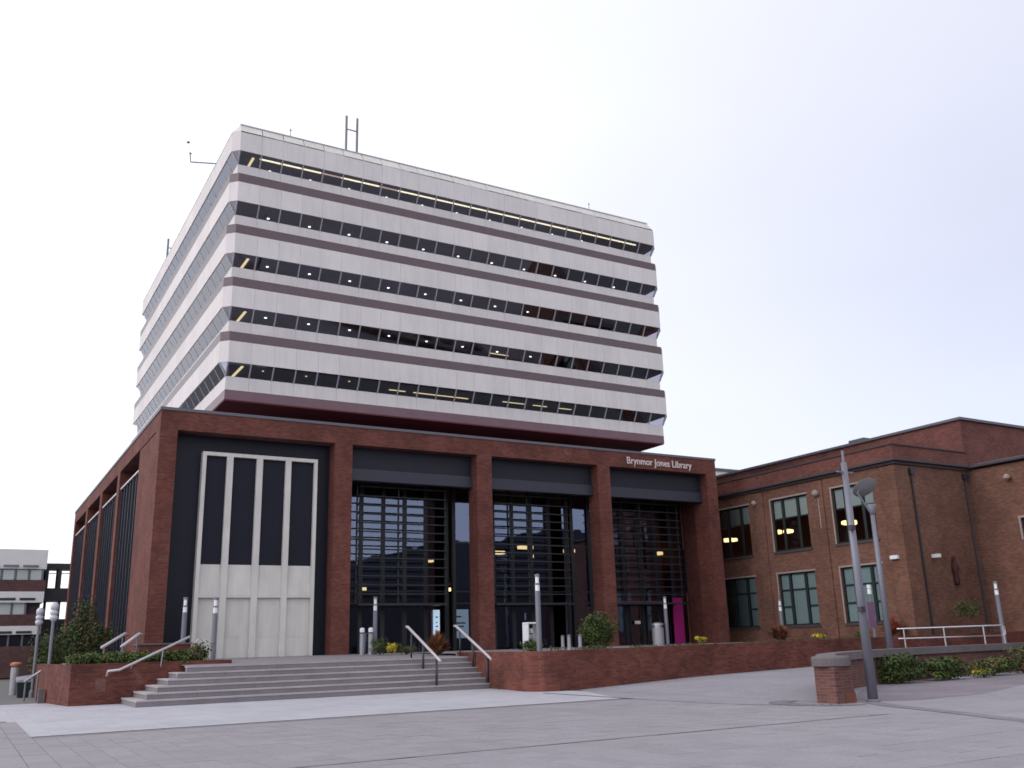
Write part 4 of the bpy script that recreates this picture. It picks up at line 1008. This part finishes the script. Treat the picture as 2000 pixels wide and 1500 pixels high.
shrub('low_green_shrub', 'small green shrub under the right hand lower wing window', 'shrub', (32.8, -8.3, 1.62), (.5, .4, .24), ['leaf_d', 'leaf'], 500, .05, seed=22)
shrub('red_spiky_shrub', 'deep red spiky shrub at the foot of the reflector lamp post', 'shrub', (33.1, -9.9, 2.0), (.75, .6, .5), ['leaf_red'], 300, .10, seed=23, spiky=True)
bd = MB()
for i in range(40):
    x = 12.4+i*.65+random.uniform(-.2, .2)
    leaves(bd, (x, -10+random.uniform(-1.8, 2.6), 1.36), (.5, .4, .13), 70, .05, 900+i)
g = bd.build('ground_cover', M['leaf_d'], kind='stuff'); tag(g, 'patchy low ground cover along the long brick planter', 'ground cover')
tr = thing('young_tree', 'small dark leaved young tree before the blank wing wall', 'tree', (36.6, -11.9, .9))
MB().tube([(36.6, -11.9, .9), (36.6, -11.9, 2.6)], .05, 6, .02).build('trunk', M['bark'], tr)
mb = MB(); leaves(mb, (36.6, -11.9, 2.75), (.85, .6, .55), 650, .06, 77); mb.build('crown', M['leaf_d'], tr)
for c, rad, mats, n, sz, lab in [
    ((20.9, -19.75, .48), (1.05, .55, .52), ['leaf', 'leaf_d', 'leaf_d'], 2600, .07, 'brightest green bush at the foot of the curved wall, next to the tall lamp post'),
    ((23.4, -19.6, .38), (1.15, .5, .40), ['leaf_d', 'leaf', 'leaf_d'], 2600, .07, 'darker green bush second from the tall lamp post along the curved wall'),
    ((25.3, -19.75, .20), (.6, .35, .2), ['leaf_y', 'leaf_d', 'leaf'], 420, .05, 'small yellowish plant between the bushes below the guard rail'),
    ((26.9, -19.1, .34), (1.2, .5, .36), ['leaf_br', 'leaf_d', 'leaf'], 2400, .065, 'brownish bush at the foot of the curved wall below the guard rail'),
    ((29.2, -18.8, .44), (.85, .45, .48), ['leaf_br', 'leaf_d', 'leaf_br'], 1500, .065, 'rusty brown bush below the end of the guard rail'),
    ((31.6, -18.3, .60), (1.3, .6, .55), ['leaf', 'leaf_d'], 2200, .065, 'green bush at the right edge of the curved wall')]:
    shrub('wall_bush', lab, 'bush', c, rad, mats, n, sz, 'bushes at the foot of the curved wall', int(c[0]*10))

occluder = thing('reflection_occluder', 'unseen dark hall across the plaza, seen reflected in the lobby glass below the sky', 'building', (70, -82, 0))  # unseen mass added to darken the low reflection in the lobby glass
MB().box(24, 125, -95, -76, 0, 9.5).build('wall', M['inner'], occluder)
rf = MB(); zs_ = [(24, 11.2), (34, 12.2), (46, 14.6), (60, 17.2), (75, 19.2), (92, 19.4), (110, 17.5), (125, 14)]  # top profile shaped to bound the mirrored sky
for (a, za_), (b, zb__) in zip(zs_, zs_[1:]):
    rf.loft([(a, -76.2, 9.5), (b, -76.2, 9.5), (b, -95, 9.5), (a, -95, 9.5)], [(a, -80, za_), (b, -80, zb__), (b, -90, zb__), (a, -90, za_)], True)
rf.build('roof', M['mull_dark'], occluder)

MB().box(42.2, 43.4, -2.4, -1.2, 13.501, 13.74).build('roof_box', M['coping'], wing)
for x, y, lab in [(17.05, -5.5, 'slim low bollard nearest the tall planter lamp, left of the broad shrub'), (17.5, -5.7, 'slim low bollard midway between the planter lamp and the broad shrub'), (17.75, -3.9, 'slim low bollard just touching the broad shrub')]:
    t = thing('slim_bollard', lab, 'bollard', (x, y, 1.28), 'slim low bollards behind the long planter')
    MB().lathe((x, y, 1.28), [(.09, 0), (.075, .60)], 10).build('post', M['bin_steel'], t); MB().lathe((x, y, 1.88), [(.085, 0), (.085, .05), (.03, .08)], 10).build('cap', M['post'], t)
